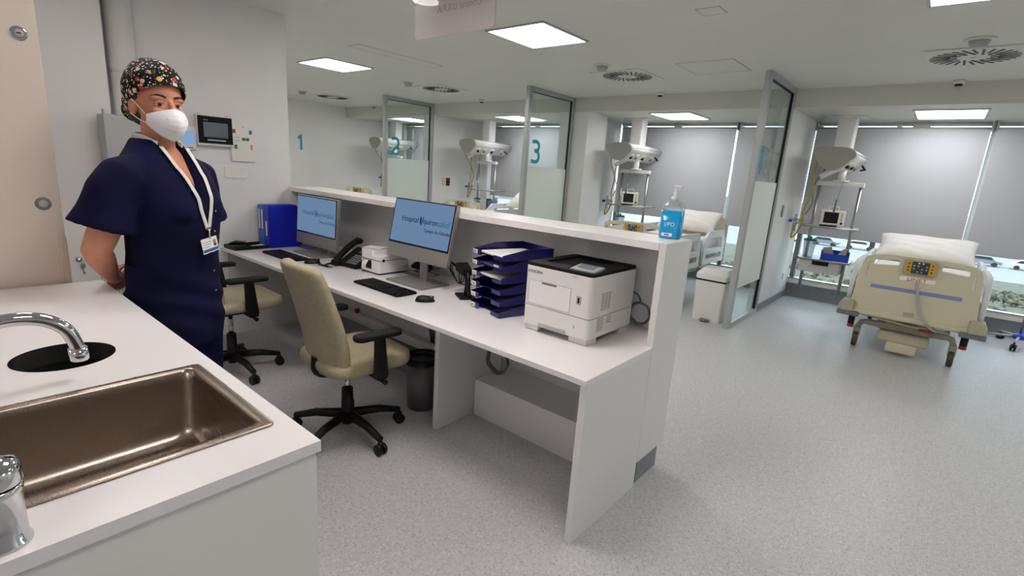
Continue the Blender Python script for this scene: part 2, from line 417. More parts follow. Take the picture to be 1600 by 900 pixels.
# glass screens between the bays
def screen(x, label, digit):
    t = thing('glass_screen', label, 'glass partition', (x, 0, 0), 0, None)
    y0, y1 = 5.5, 6.6
    f = MB().box(-.03, .03, y0, y0+.07, 0, CH).box(-.03, .03, y1-.06, y1, 0, CH).box(-.03, .03, y0+.07, y1-.06, CH-.06, CH).box(-.03, .03, y0+.07, y1-.06, 0, .05)
    f.build('frame', 'alu', t, .003)
    MB().box(.0, .002, y0+.07, y1-.06, .05, CH-.06).build('pane', 'glass', t)
    MB().box(.004, .006, y0+.07, y1-.06, .42, 1.56).build('frosted_film', 'frosted', t)
    g = MB().box(-.014, .014, y0+.07, y0+.078, .05, CH-.06).box(-.014, .014, y1-.068, y1-.06, .05, CH-.06).box(-.014, .014, y0+.07, y1-.06, CH-.068, CH-.06)
    g.build('gasket', 'black', t)
    d = digits(digit, .27, .048); d.parent = t; d.location = (.012, y0+.16 if digit != '4' else 5.60, 1.635)
    return t
def digits(ch, h, wd):
    W_ = h*.62
    paths = {'1': [[(.25*W_, .8*h), (.62*W_, h), (.62*W_, 0)]],
             '2': [[(.05*W_, .92*h), (.35*W_, 1.0*h), (.75*W_, .96*h), (.92*W_, .76*h), (.82*W_, .52*h), (.3*W_, .26*h), (.06*W_, .0*h), (.98*W_, 0)]],
             '3': [[(.02*W_, .97*h), (.5*W_, 1.0*h), (.88*W_, .9*h), (.93*W_, .74*h), (.78*W_, .58*h), (.36*W_, .53*h)], [(.36*W_, .53*h), (.78*W_, .49*h), (.98*W_, .28*h), (.85*W_, .06*h), (.45*W_, -.01*h), (.0, .03*h)]],
             '4': [[(.75*W_, h), (.02*W_, .3*h), (.98*W_, .3*h)], [(.75*W_, 0), (.75*W_, h)]]}[ch]
    objs = []
    for p in paths:
        q = [Vector((a, b, 0)) for a, b in p]
        if ch == '3': q = smoothpath(q, 5)
        if ch == '2': q = smoothpath(q[:-1], 5)+[q[-1]]
        A, B_ = [], []
        for i in range(len(q)):
            d0 = (q[i]-q[max(i-1, 0)]); d1 = (q[min(i+1, len(q)-1)]-q[i])
            d0 = d0.normalized() if d0.length > 1e-6 else d1.normalized(); d1 = d1.normalized() if d1.length > 1e-6 else d0
            t_ = (d0+d1).normalized(); k_ = min(1/max(t_.dot(d1), .5), 1.7); nn = Vector((-t_.y, t_.x, 0))*wd/2*k_
            A.append((q[i].x+nn.x, q[i].y+nn.y)); B_.append((q[i].x-nn.x, q[i].y-nn.y))
        o_ = plate([A+B_[::-1]], .002, 'numeral', 'teal', rot=(PI/2, 0, PI/2))
        if objs:
            bm = bmesh.new(); bm.from_mesh(objs[0].data); me2 = o_.data; me2.transform(Matrix.Translation((.0006, 0, 0))); bm.from_mesh(me2)
            bm.to_mesh(objs[0].data); bm.free(); bpy.data.objects.remove(o_)
        else: objs.append(o_)
    return objs[0]
screen(-7.65, 'aluminium framed glass screen with the teal numeral two', '2')
screen(-4.48, 'aluminium framed glass screen with the teal numeral three', '3')
screen(-1.52, 'tall aluminium framed glass screen beside the white bin, nearest the striped bed', '4')
o = digits('1', .29, .052); o.location = (XF+.004, 5.43, 1.61); o.name = 'wall_numeral'; tag(o, 'teal numeral one on the far left white wall', 'number')

# ------------------------------------------------------------------ ceiling fittings
def lamp(x, y, z, sx, sy, label, m='lamp_panel', group='ceiling light panels'):
    t = thing('ceiling_light', label, 'ceiling light', (x, y, z), 0, group)
    a, b = sx/2, sy/2; f = MB()
    for q in ((-a-.02, a+.02, -b-.02, -b), (-a-.02, a+.02, b, b+.02), (-a-.02, -a, -b, b), (a, a+.02, -b, b)): f.box(*q, -.012, 0)
    f.build('frame', 'alu', t)
    MB().box(-a, a, -b, b, -.006, -.001).build('diffuser', m, t)
    return t
lamp(-2.83, 3.55, CH, .56, .60, 'bright square ceiling light beside the hanging sign', group=None)
lamp(-5.96, 3.58, CH, .62, .60, 'bright ceiling light panel above and left of the glass screen numbered two', group=None)
lamp(.02, 3.68, CH, .60, .60, 'ceiling light cut off by the top edge of the photo, upper right', 'lamp_panel_soft', None)
lamp(-.13, 7.32, LC, .57, .72, 'ceiling light over the bed with the blue stripe', 'lamp_panel_cool', None)
lamp(-3.07, 7.2, LC, .57, .72, 'ceiling light over the bed behind the blue gel bottle', 'lamp_panel_cool', None)
lamp(-6.05, 7.25, LC, .57, .72, 'ceiling light partly behind the glass screen numbered three', 'lamp_panel_cool', None)
lamp(-9.0, 7.25, LC, .57, .72, 'ceiling light seen through the glass screen numbered two', 'lamp_panel_cool', None)
for x, y, lb in ((-1.6, 1.35, 'ceiling light panel over the aisle between sink and desk, outside the photo'), (-2.83, .55, 'smaller ceiling light panel over the round black waste opening, outside the photo'), (.02, .55, 'smaller ceiling light panel almost over the mixer tap, outside the photo'), (-2.83, -2.3, 'ceiling light panel by the back wall beyond the cream cabinet'), (.02, -2.3, 'ceiling light panel by the back wall behind the camera')):
    lamp(x, y, CH, .4 if y == .55 else .6, .45 if y == .55 else .66, lb, 'lamp_panel_warm', None)
lamp(2.9, 3.68, CH, .58, .6, 'ceiling light panel outside the photo to the right', 'lamp_panel', None)
lamp(-9.0, 3.6, CH, .58, .6, 'ceiling light panel hidden behind the left wall corner', 'lamp_panel', None)
lamp(2.8, 7.32, LC, .57, .72, 'low ceiling light outside the photo to the right', 'lamp_panel_cool', None)

def diffuser():
    t = thing('air_diffuser', 'x', 'ceiling vent')
    MB().box(-.3, .3, -.3, .3, -.012, 0).build('plate', 'ceiling', t, .004)
    s_ = MB()
    for i in range(28):
        a = 2*PI*i/28; off = .05
        r_in = .09 if i % 2 else .14
        X = Matrix.Rotation(a, 4, 'Z')
        s_.box(r_in, .265, off-.008, off+.008, -.0155, -.0125, None, X)
    s_.build('swirl_slots', 'black', t)
    MB().lathe([(.02, -.017), (.02, -.012)], None, 16).build('centre_screw', 'ceiling', t)
    return t
dlab = ['round-slotted swirl air vent on the ceiling at the far right, above the striped bed', 'swirl air vent on the ceiling right of the glass screen numbered three', 'swirl air vent on the ceiling between the screens numbered two and three', 'swirl air vent on the ceiling above the teal numeral one']
d0 = diffuser()
for i, (x, y) in enumerate(((-.045, 5.46), (-2.93, 5.31), (-6.0, 5.33), (-9.05, 5.37))):
    o = d0 if i == 0 else dup(d0); o.location = (x, y, CH); o['label'] = dlab[i]; o['group'] = 'ceiling swirl vents'
def sensor():
    t = thing('ceiling_detector', 'x', 'detector')
    MB().lathe([(.035, -.035), (.045, -.03), (.045, 0)], None, 20).build('housing', 'off_white', t)
    MB().lathe([(.03, -.05), (.03, -.036)], None, 16).build('lens', 'black', t); return t
s0 = sensor()
for i, (x, y, lb) in enumerate(((-.11, 6.5, 'small black-bottomed detector below the far right air vent'), (-3.06, 6.46, 'small detector on the ceiling edge right of the screen numbered three'), (-6.19, 6.4, 'small detector on the ceiling between the screens numbered two and three'), (-9.36, 6.48, 'small detector on the ceiling near the screen numbered two'))):
    o = s0 if i == 0 else dup(s0); o.location = (x, y, CH); o['label'] = lb; o['group'] = 'ceiling presence detectors'
def smoke():
    t = thing('smoke_detector', 'x', 'smoke detector')
    MB().lathe([(.09, -.012), (.09, 0)], None, 28).build('base_plate', 'ceiling', t)
    MB().lathe([(.035, -.06), (.05, -.045), (.06, -.012)], None, 24).build('sensor_head', 'grey_light', t); return t
s0 = smoke()
for i, (x, y, lb) in enumerate(((-.03, 4.93, 'round smoke detector behind the far right air vent'), (-2.92, 4.75, 'round smoke detector beside the vent right of the screen numbered three'), (-6.05, 4.76, 'round smoke detector beside the vent between screens two and three'), (-9.0, 4.75, 'round smoke detector high above the teal numeral one'))):
    o = s0 if i == 0 else dup(s0); o.location = (x, y, CH); o['label'] = lb; o['group'] = 'ceiling smoke detectors'
def hatch(x, y, sx, sy, label):
    f = MB()
    a, b = sx/2, sy/2
    for q in ((-a, a, -b, -b+.008), (-a, a, b-.008, b), (-a, -a+.008, -b, b), (a-.008, a, -b, b)): f.box(*q, -.003, 0)
    o = MB().box(-a+.008, a-.008, -b+.008, b-.008, -.002, 0)
    t = thing('ceiling_hatch', label, 'access panel', (x, y, CH)); f.build('hatch_frame', 'ceiling_line', t); o.build('panel', 'ceiling', t)
hatch(-1.4, 3.55, .16, .16, 'small square access panel on the ceiling, top centre right')
hatch(-1.95, 5.2, .55, .55, 'flush ceiling access panel left of the tall glass screen')
hatch(-4.75, 3.6, .2, 1.1, 'long flush ceiling panel between the hanging sign and the screens')

# hanging sign
t = thing('hanging_sign', 'translucent rounded sign hanging from the ceiling at the top centre', 'sign', (-2.54, 2.33, 0))
MB().prism(rrect(-.36, .36, 2.300, 2.545, .03), 'y', -.003, .003).build('sign_panel', 'acrylic', t)
text('Control U.R.P.A', .058, 'ink_soft', 'lettering', t, (.25, -.004, 2.44), mirror=True)
for x in (-.25, .25): MB().cyl((x, 0, 2.54), (x, 0, 2.6), .004, None, None, 8).build('hanger', 'steel', t)
t = thing('downlight', 'round glowing downlight at the top edge above the hanging sign', 'ceiling light', (-3.0, 2.5, CH))
MB().lathe([(.085, -.006), (.085, 0)], None, 32).build('lens', 'lamp_panel', t)
MB().lathe([(.085, -.0), (.1, -.004), (.1, -.0), ], None, 32).build('rim', 'white_plastic', t)

exec_order = 1
# ------------------------------------------------------------------ ceiling supply units with hanging racks
def supply_unit(label, x, y=7.45):
    t = thing('ceiling_supply_unit', label, 'medical supply unit', (x, y, 0), 0, 'ceiling supply units over the beds')
    MB().box(-.11, .09, -.02, .16, 1.98, 2.395).build('column', 'white_plastic', t, .02)
    MB().box(-.2, .18, -.1, .24, 2.385, 2.4).build('ceiling_flange', 'white_plastic', t, .004)
    # rounded triangular beam running towards the window
    prof = smoothpath([(-.215, 1.93, 0), (-.18, 1.985, 0), (-.08, 2.005, 0), (.08, 2.005, 0), (.18, 1.98, 0), (.215, 1.92, 0), (.17, 1.86, 0), (.06, 1.76, 0), (-.06, 1.76, 0), (-.17, 1.85, 0), (-.215, 1.93, 0)], 4)[:-1]
    ring = lambda yy, k=1: [(p.x*k, yy, 1.9+(p.y-1.9)*k) for p in prof]
    MB().loft([ring(-.52), ring(.5)], None).build('beam', 'white_plastic', t)
    MB().loft([ring(-.535, .96), ring(-.525, 1.015), ring(-.5, 1.015)], None).build('end_cap', 'grey_cap', t)
    MB().loft([ring(.5, 1.01), ring(.515, .97)], None).build('end_cap', 'grey_cap', t)
    MB().box(-.217, .217, -.49, .49, 1.935, 1.941).build('trim_line', 'grey_plastic', t)
    X = Matrix.Translation((.118, 0, 1.81)) @ Matrix.Rotation(math.radians(-40), 4, 'Y')
    for i, yy in enumerate((-.36, -.2, .02, .3)):
        MB().box(-.055, .055, yy-.06, yy+.06, -.008, .004, None, X).build('outlet_plate', 'off_white', t)
        MB().lathe([(.022, -.03), (.026, 0)], 'grey_plastic' if i % 2 else 'black', 14, (0, yy, 0), X).build('gas_outlet', 'grey_plastic', t)
    MB().tube([(.02, -.3, 1.78), (-.06, -.34, 1.72), (-.12, -.36, 1.67)], [.04, .035, .03], None, 14).build('swivel_arm', 'white_plastic', t)
    MB().tube([(.20, .3, 1.84), (.23, .36, 1.80), (.18, .42, 1.79)], .012, None, 8).build('handle', 'black', t)
    # rack
    MB().cyl((.05, 0, 1.62), (.05, 0, 1.78), .045, None, None, 20).build('rack_neck', 'white_plastic', t)
    MB().lathe([(.09, 1.63), (.09, 1.65)], None, 24, (.05, 0, 0)).build('rack_collar', 'white_plastic', t)
    MB().box(-.2, .30, -.04, .04, 1.575, 1.63).build('rack_top_bar', 'white_plastic', t, .008)
    for xx in (-.17, .27): MB().cyl((xx, 0, .24), (xx, 0, 1.58), .019, None, None, 16).build('rack_pole', 'pole_steel', t)
    for z in (1.08, .67):
        sh = MB().prism(rrect(-.22, .33, -.2, .2, .03), 'z', z-.02, z).build('shelf', 'white_plastic', t)
        r_ = MB()
        for sx in (-1, 1): r_.tube([(.05+sx*.3, -.22, z-.008), (.05+sx*.3, .22, z-.008)], .009, None, 8)
        r_.tube([(-.25, -.22, z-.008), (.35, -.22, z-.008)], .009, None, 8)
        r_.build('rail', 'pole_steel', sh)
        if z < 1: MB().box(-.05, .13, -.21, -.2, z-.07, z-.02).build('drawer_grip', 'black', sh)
    MB().box(-.2, .25, -.19, .15, .50, .65).build('shelf_drawer', 'white_plastic', t, .01)
    MB().tube(smoothpath([(-.16, -.42, 1.85), (-.2, -.35, 1.7), (-.2, -.2, 1.5), (-.27, -.12, 1.25), (-.27, -.08, 1.1), (-.31, -.1, .95), (-.36, -.1, .9), (-.34, -.1, 1.05), (-.27, -.08, 1.14)]), .011, None, 8).build('yellow_hose', 'yellow_tube', t)
    MB().tube(smoothpath([(-.1, -.4, 1.8), (-.1, -.3, 1.75), (-.2, -.2, 1.55), (-.19, -.12, 1.35), (-.25, -.1, 1.2)]), .007, None, 8).build('grey_cable', 'grey_plastic', t)
    MB().tube(smoothpath([(.14, -.3, 1.80), (.13, -.3, 1.7), (.1, -.3, 1.5), (.09, -.3, 1.42)]), .003, 'grey_plastic', 6).cyl((.09, -.3, 1.42), (.08, -.3, 1.26), .012, None, 'grey_plastic', 8).build('pull_cord', 'grey_plastic', t)
    fm = MB().cyl((-.35, -.08, 1.08), (-.35, -.08, 1.2), .018, None, 'clear_plastic', 12).cyl((-.37, -.08, 1.13), (-.25, -.08, 1.13), .012, None, 'chrome', 10)
    fm.cyl((-.42, -.1, 1.11), (-.38, -.1, 1.11), .02, None, 'blue', 12).cyl((-.35, -.08, .98), (-.35, -.08, 1.08), .024, None, 'clear_tube', 12)
    fm.build('flow_meter', 'chrome', t)
    return t
SU = [supply_unit('ceiling supply unit and rack over the rightmost bed with blue box on its shelf', -1.06),
      supply_unit('ceiling supply unit and rack behind the blue gel bottle', -3.83),
      supply_unit('ceiling supply unit and rack left of the glass screen numbered three', -7.02),
      supply_unit('ceiling supply unit seen across the glass screen numbered two', -9.95)]
def vital_monitor(label, loc, rz):
    t = thing('vital_signs_monitor', label, 'medical monitor', loc, rz, 'vital signs monitors on the racks')
    MB().box(-.135, .135, -.055, .055, .015, .205).build('housing', 'off_white', t, .018)
    MB().box(-.095, .06, -.0585, -.054, .045, .18).build('screen', 'black_gloss', t, .003)
    MB().tube(smoothpath([(-.05, 0, .2), (-.05, 0, .235), (-.035, 0, .245), (.035, 0, .245), (.05, 0, .235), (.05, 0, .2)], 4), .010, None, 8).build('handle', 'off_white', t)
    for k in range(5): MB().lathe([(.007, .0), (.007, .006)], None, 10, X=Matrix.Translation((.095, -.055, .16-k*.02)) @ Matrix.Rotation(PI/2, 4, 'X')).build('button', 'grey_plastic', t)
    MB().lathe([(.015, .0), (.013, .016)], None, 14, X=Matrix.Translation((.1, -.055, .05)) @ Matrix.Rotation(PI/2, 4, 'X')).build('dial', 'black', t)
    MB().box(-.12, .06, -.07, .06, 0, .015).build('foot_plate', 'black', t)
    return t
vital_monitor('small white bedside monitor on the upper rack shelf nearest the right window', (-1.06+.04, 7.42, 1.08), .25)
vital_monitor('small white bedside monitor on the rack behind the gel bottle', (-3.83+.02, 7.42, 1.08), .45)
def canister(label, loc):
    t = thing('suction_canister', label, 'canister', loc)
    MB().lathe([(.055, 0), (.07, .2), (.07, .21)], None, 24).build('jar', 'clear_plastic', t)
    MB().lathe([(.076, .21), (.078, .225), (.06, .235), (.0, .235)], None, 24).build('lid', 'teal_cap', t)
    MB().cyl((0, 0, .23), (0, 0, .265), .015, None, None, 12).build('port', 'teal_cap', t)
    return t
canister('clear suction canister with teal lid beside the blue box', (-1.06-.14, 7.4, .67))
canister('clear suction canister with teal lid on the rack behind the gel bottle', (-3.83-.1, 7.4, .67))
canister('clear suction canister on the rack left of screen three', (-7.02-.12, 7.4, .67))
t = thing('supply_box', 'open bright blue box on the lower rack shelf by the right window', 'box', (-1.06+.16, 7.4, .67), .1)
b = MB(); b.box(-.15, .15, -.1, .1, 0, .01).box(-.15, -.14, -.1, .1, 0, .12).box(.14, .15, -.1, .1, 0, .12).box(-.15, .15, .09, .1, 0, .12).box(-.15, .15, -.1, -.09, 0, .085)
b.build('tray', 'blue', t)
b = MB(); b.add([(-.12, -.06, .02), (.0, -.06, .02), (-.05, -.05, .17), (-.14, -.04, .15), (-.12, -.03, .02), (0, -.03, .02), (-.05, -.03, .17), (-.14, -.02, .15)], [(0, 1, 2, 3), (7, 6, 5, 4), (0, 4, 5, 1), (1, 5, 6, 2), (2, 6, 7, 3), (3, 7, 4, 0)])
b.add([(.0, -.05, .02), (.1, -.05, .02), (.13, -.03, .19), (.06, -.03, .14), (0, -.02, .02), (.1, -.02, .02), (.13, -.01, .19), (.06, -.01, .14)], [(0, 1, 2, 3), (7, 6, 5, 4), (0, 4, 5, 1), (1, 5, 6, 2), (2, 6, 7, 3), (3, 7, 4, 0)])
b.build('packets', 'grey_light', t)
t = thing('glove_box', 'pale blue and white box on the lower shelf left of screen three', 'box', (-7.02+.16, 7.4, .67))
MB().box(-.14, .02, -.06, .06, 0, .24, 'ward_white').box(.025, .05, -.06, .06, 0, .24, 'black').box(.05, .2, -.06, .06, 0, .22, 'bed_blue').build('cartons', 'ward_white', t)

# ------------------------------------------------------------------ hospital beds
def bed(label):
    t = thing('hospital_bed', label, 'hospital bed', (0, 0, 0), 0, 'hospital beds in the bays')
    # foot board faces the camera at local y=-1.05
    out = [(-.36, .955), (-.2, .975), (.2, .975), (.36, .955), (.405, .93), (.42, .88), (.455, .5), (.46, .42), (.44, .385), (-.44, .385), (-.46, .42), (-.455, .5), (-.42, .88), (-.405, .93)]
    h1 = [(.345, .925), (.16, .945), (.145, .935), (.145, .895), (.155, .885), (.335, .868), (.348, .876)]
    h2 = [(.365, .9), (.378, .905), (.39, .895), (.392, .76), (.384, .752), (.372, .76)]
    outs = [out, h1, h2, [(-a, b) for a, b in h1], [(-a, b) for a, b in h2]]
    fb = plate(outs, .03, 'foot_board', 'ivory', t, (0, -1.05, 0), bev=.006)
    MB().box(-.33, .33, -1.072, -1.066, .655, .69).build('stripe', 'bed_blue', fb).parent = fb
    for c in fb.children: c.location = (0, 1.05, 0)
    pn = MB().prism(rrect(-.125, .125, .83, .965, .02), 'y', -1.10, -1.06).build('control_panel', 'ivory_dark', t, .004)
    k = MB().box(-.105, .105, -1.106, -1.1, .842, .952, 'yellow').box(-.062, .062, -1.109, -1.106, .844, .950, 'ink')
    for i in range(4):
        for j in range(4):
            if (i+j) % 3: k.lathe([(.007, -.003), (.007, 0)], 'paper' if j == 0 else 'grey_light', 10, X=Matrix.Translation((-.045+i*.03, -1.109, .938-j*.026)) @ Matrix.Rotation(-PI/2, 4, 'X'))
    for sx in (-1, 1):
        for j in range(3): k.box(sx*.084-.007, sx*.084+.007, -1.108, -1.106, .86+j*.03, .874+j*.03, 'red' if j == 1 and sx > 0 else 'ink')
    k.build('buttons', 'yellow', pn)
    MB().prism(rrect(-.13, .13, .765, .80, .012), 'y', -1.078, -1.07).build('name_plate', 'paper', t)
    text('LINET', .044, 'red_text', 'lettering', t, (-.075, -1.0785, .767), sx=1.25, ext=.0015)
    MB().prism(rrect(-.04, .04, .44, .475, .005), 'y', -1.076, -1.07).build('label_recess', 'ivory_dark', t)
    MB().box(-.43, .43, -1.085, -1.02, .385, .43).build('bottom_rail', 'ivory', t, .01)
    # corner bumpers and side rails
    for sx in (-1, 1):
        MB().prism(rrect(sx*.47-.055, sx*.47+.055, .40, .51, .02), 'y', -1.14, -.98).build('corner_bumper', 'ivory_dark', t, .01)
        MB().box(sx*.46-.09, sx*.46+.09, -1.10, -.9, .35, .40).build('corner_plate', 'grey_plastic', t, .01)
        MB().cyl((sx*.50, -1.1, .44), (sx*.50, -.9, .44), .045, None, None, 14).build('wall_bumper', 'ivory', t)
        for (ya, yb) in ((-.95, -.1), (0.05, .85)):
            r1 = [(ya, .42), (yb, .42), (yb, .70), (yb-.08, .86), (ya+.15, .86), (ya, .74)]
            hole = [(ya+.1, .62), (yb-.1, .62), (yb-.14, .78), (ya+.2, .78)]
            hole2 = [(ya+.08, .48), (yb-.08, .48), (yb-.08, .56), (ya+.08, .56)]
            rl = plate([r1, hole, hole2], .028, 'side_rail', 'ward_white', t, (sx*.49, 0, 0), rot=(PI/2, 0, PI/2), bev=.006)
            sp = MB().box(-.016, .016, ya+.1, yb-.1, .585, .605).build('blue_strip', 'bed_blue', rl)
    MB().box(-.42, .42, -1.0, 1.0, .40, .47).build('bed_frame', 'ivory', t, .01)
    MB().box(-.42, .42, -.99, 1.0, .47, .58).build('mattress_platform', 'grey_light', t, .02)
    MB().prism(rrect(-.43, .43, .58, .76, .05), 'y', -1.0, 1.0).build('mattress', 'linen', t, .015)
    hb = plate([[(-.42, .45), (.42, .45), (.42, .98), (.36, 1.03), (-.36, 1.03), (-.42, .98)]], .03, 'head_board', 'ivory', t, (0, 1.05, 0), bev=.006)
    # undercarriage
    u = MB().prism([(-.37, .27), (-.3, .285), (.3, .285), (.37, .27), (.40, .2), (.36, .18), (.33, .235), (.2, .225), (-.2, .225), (-.33, .235), (-.36, .18), (-.40, .2)], 'y', -.80, -.74)
    u.build('base_bar', 'ivory_dark', t, .008)
    MB().box(-.37, .37, .68, .74, .22, .28).build('base_bar', 'ivory_dark', t, .008)
    for sx in (-1, 1): MB().box(sx*.2-.03, sx*.2+.03, -.75, .7, .23, .28).build('base_rail', 'ivory_dark', t, .006)
    MB().box(-.2, .2, -.86, -.6, .12, .22).build('base_cover', 'ivory', t, .02)
    MB().box(-.12, .12, -.9, -.66, .035, .13).build('lower_cover', 'ivory', t, .015)
    for yy in (-.55, .5): MB().box(-.13, .13, yy-.12, yy+.12, .25, .42).build('lift_column', 'grey_plastic', t, .01)
    for sx in (-1, 1): MB().box(sx*.12-.035, sx*.12+.035, -.72, -.64, .28, .34).build('column_cap', 'white_plastic', t, .01)
    MB().tube([(-.36, -.92, .36), (0, -.95, .33), (.32, -.92, .33)], .013, None, 10).build('pedal_bar', 'ivory', t)
    MB().box(.1, .2, -.96, -.92, .30, .325).build('brake_pedal', 'red', t, .006)
    for sx in (-1, 1):
        for yy in (-.8, .72):
            w_ = MB().cyl((sx*.375-.022, yy, .075), (sx*.375+.022, yy, .075), .075, None, 'castor_brown', 24)
            ca = w_.build('castor', 'castor_brown', t, .006)
            MB().box(sx*.375-.03, sx*.375+.03, yy-.02, yy+.05, .1, .2).build('fork', 'ivory_dark', ca, .006)
        MB().cyl((sx*.43, -.9, .22), (sx*.43, -.9, .36), .028, None, 'black', 14).cyl((sx*.43, -.9, .205), (sx*.43, -.9, .24), .0285, None, 'red', 14).build('roller', 'black', t)
    MB().tube(smoothpath([(0, -1.075, .77), (.03, -1.09, .65), (.07, -1.10, .5), (.14, -1.11, .40), (.22, -1.05, .34)]), .011, None, 8).build('control_cable', 'grey_light', t)
    return t
B = bed('hospital bed by the right window with clean ivory foot board, blue stripe and red lettering'); B.location = (-.04, 6.86, 0)
dup(B, (-2.83, 6.78, 0), 0, 'hospital bed with pale mattress behind the reception counter, seen past the blue gel bottle')
dup(B, (-5.88, 6.8, 0), 0, 'hospital bed whose yellow keypad board shows above the counter, right of the screen numbered two')
dup(B, (-8.72, 6.75, 0), 0, 'hospital bed whose board top shows above the counter, left of the screen numbered two')
def pillow(label, x, y, z, sx=.46, rx=0.5):
    bm = MB(); n = 22; m_ = 14; top = []; bot = []
    def P(i, j, s_):
        u = -1+2*i/n; v = -1+2*j/m_
        e = max(0, (1-abs(u)**3.2))**.5*max(0, (1-abs(v)**2.8))**.5
        px_ = u*sx*(1-.05*(1-abs(v))**1+.0); py_ = v*.24*(1-.10*(1-abs(u)))
        zz = s_*.085*e+.008*math.sin(7*u+3*v)*e+.006*math.sin(13*v+5*u)*e
        return (px_, py_, zz)
    g = [P(i, j, 1) for i in range(n+1) for j in range(m_+1)]; h = [P(i, j, -1) for i in range(n+1) for j in range(m_+1)]
    fs = [(i*(m_+1)+j, (i+1)*(m_+1)+j, (i+1)*(m_+1)+j+1, i*(m_+1)+j+1) for i in range(n) for j in range(m_)]
    bm.add(g, fs, None, True).add(h, [f[::-1] for f in fs], None, True)
    o = bm.build('pillow', 'linen'); o.location = (x, y, z); o.rotation_euler = (rx, 0, 0)
    bmm = bmesh.new(); bmm.from_mesh(o.data); bmesh.ops.remove_doubles(bmm, verts=bmm.verts, dist=.0005); bmesh.ops.recalc_face_normals(bmm, faces=bmm.faces); bmm.to_mesh(o.data); bmm.free()
    o.modifiers.new('s', 'SUBSURF').levels = 1
    return tag(o, label, 'pillow', 'white pillows on the beds')
pillow('white pillow on the bed with the blue stripe', -.05, 7.6, .93, .47, .55)
pillow('white pillow behind the blue gel bottle', -2.83, 7.5, .95, .44, .6)
pillow('white pillow on the bed partly hidden by the screen numbered three', -5.88, 7.5, .95, .44, .6)

# white pedal bin
t = thing('pedal_bin', 'white rectangular pedal bin beside the tall glass screen', 'waste bin', (-1.775, 5.78, 0), .0)
MB().loft([[(x*.9, y*.9, 0) for x, y in rrect(-.17, .17, -.2, .2, .03)], [(x, y, .46) for x, y in rrect(-.17, .17, -.2, .2, .03)]], None, False).build('body', 'white_plastic', t)
MB().box(-.165, .165, -.2, .19, .455, .48).build('lid_gap', 'black', t)
MB().loft([[(x*1.02, y*1.02, .475) for x, y in rrect(-.17, .17, -.2, .2, .03)], [(x, y, .53) for x, y in rrect(-.17, .17, -.2, .2, .03)], [(x*.8, y*.5+.03, .585) for x, y in rrect(-.17, .17, -.2, .2, .03)]], None, False).build('lid', 'white_plastic', t)
MB().box(-.05, .05, -.24, -.18, .01, .03).build('pedal', 'grey_plastic', t, .004)

# infusion stand at the right edge
t = thing('infusion_stand', 'wheeled infusion stand with blue hub and black castors at the right edge', 'drip stand', (.92, 7.62, 0))
MB().lathe([(.05, .085), (.06, .09), (.055, .13), (.02, .145)], None, 20).build('hub', 'blue', t)
MB().cyl((0, 0, .12), (0, 0, 1.9), .013, None, None, 12).build('pole', 'pole_steel', t)
for k in range(5):
    a = PI+.12+2*PI*k/5; x, y = .29*math.cos(a), .29*math.sin(a)
    lg = MB().tube([(.04*math.cos(a), .04*math.sin(a), .11), (x, y, .09)], .012, None, 10).build('leg', 'alu', t)
    cs = MB().cyl((x-.012*math.sin(a)*2, y+.012*math.cos(a)*2, .035), (x-.012*math.sin(a)*.5, y+.012*math.cos(a)*.5, .035), .035, None, 'rubber', 16).cyl((x+.012*math.sin(a)*2, y-.012*math.cos(a)*2, .035), (x+.012*math.sin(a)*.5, y-.012*math.cos(a)*.5, .035), .035, None, 'rubber', 16)
    cs.cyl((x, y, .03), (x, y, .09), .01, None, 'rubber', 8).build('castor', 'rubber', lg)
hk = MB().tube([(-.1, 0, 1.93), (-.09, 0, 1.89), (0, 0, 1.9), (.09, 0, 1.89), (.1, 0, 1.93)], .005, None, 8).build('hook', 'pole_steel', t)

# wall fittings in the bays
t = thing('wall_switch', 'small black switch with cream plate on the white wall right of the screen numbered two', 'switch', (-7.6, 6.95, 1.18))
MB().box(0, .012, -.09, -.0, -.07, .07).build('cream_plate', 'cream_edge', t); MB().box(0, .02, .0, .09, -.075, .075).build('dark_plate', 'black', t)
MB().box(.02, .024, .02, .06, .02, .05, 'red').box(.02, .024, .02, .06, -.05, -.02, 'green').build('buttons', 'green', t)
t = thing('wall_socket', 'dark oval socket on the white wall right of the tall glass screen', 'socket', (-1.5, 6.98, 1.23))
MB().prism([(.05*math.cos(a*PI/8), .075*math.sin(a*PI/8)) for a in range(16)], 'x', 0, .012).build('plate', 'grey_plastic', t)
MB().prism([(.03*math.cos(a*PI/8), .055*math.sin(a*PI/8)) for a in range(16)], 'x', .012, .016).build('cover', 'grey_light', t)
t = thing('wall_socket', 'small white socket low on the wall right of the tall glass screen', 'socket', (-1.5, 7.75, .32))
MB().box(0, .01, -.04, .04, -.04, .04).build('plate', 'white_plastic', t, .003)

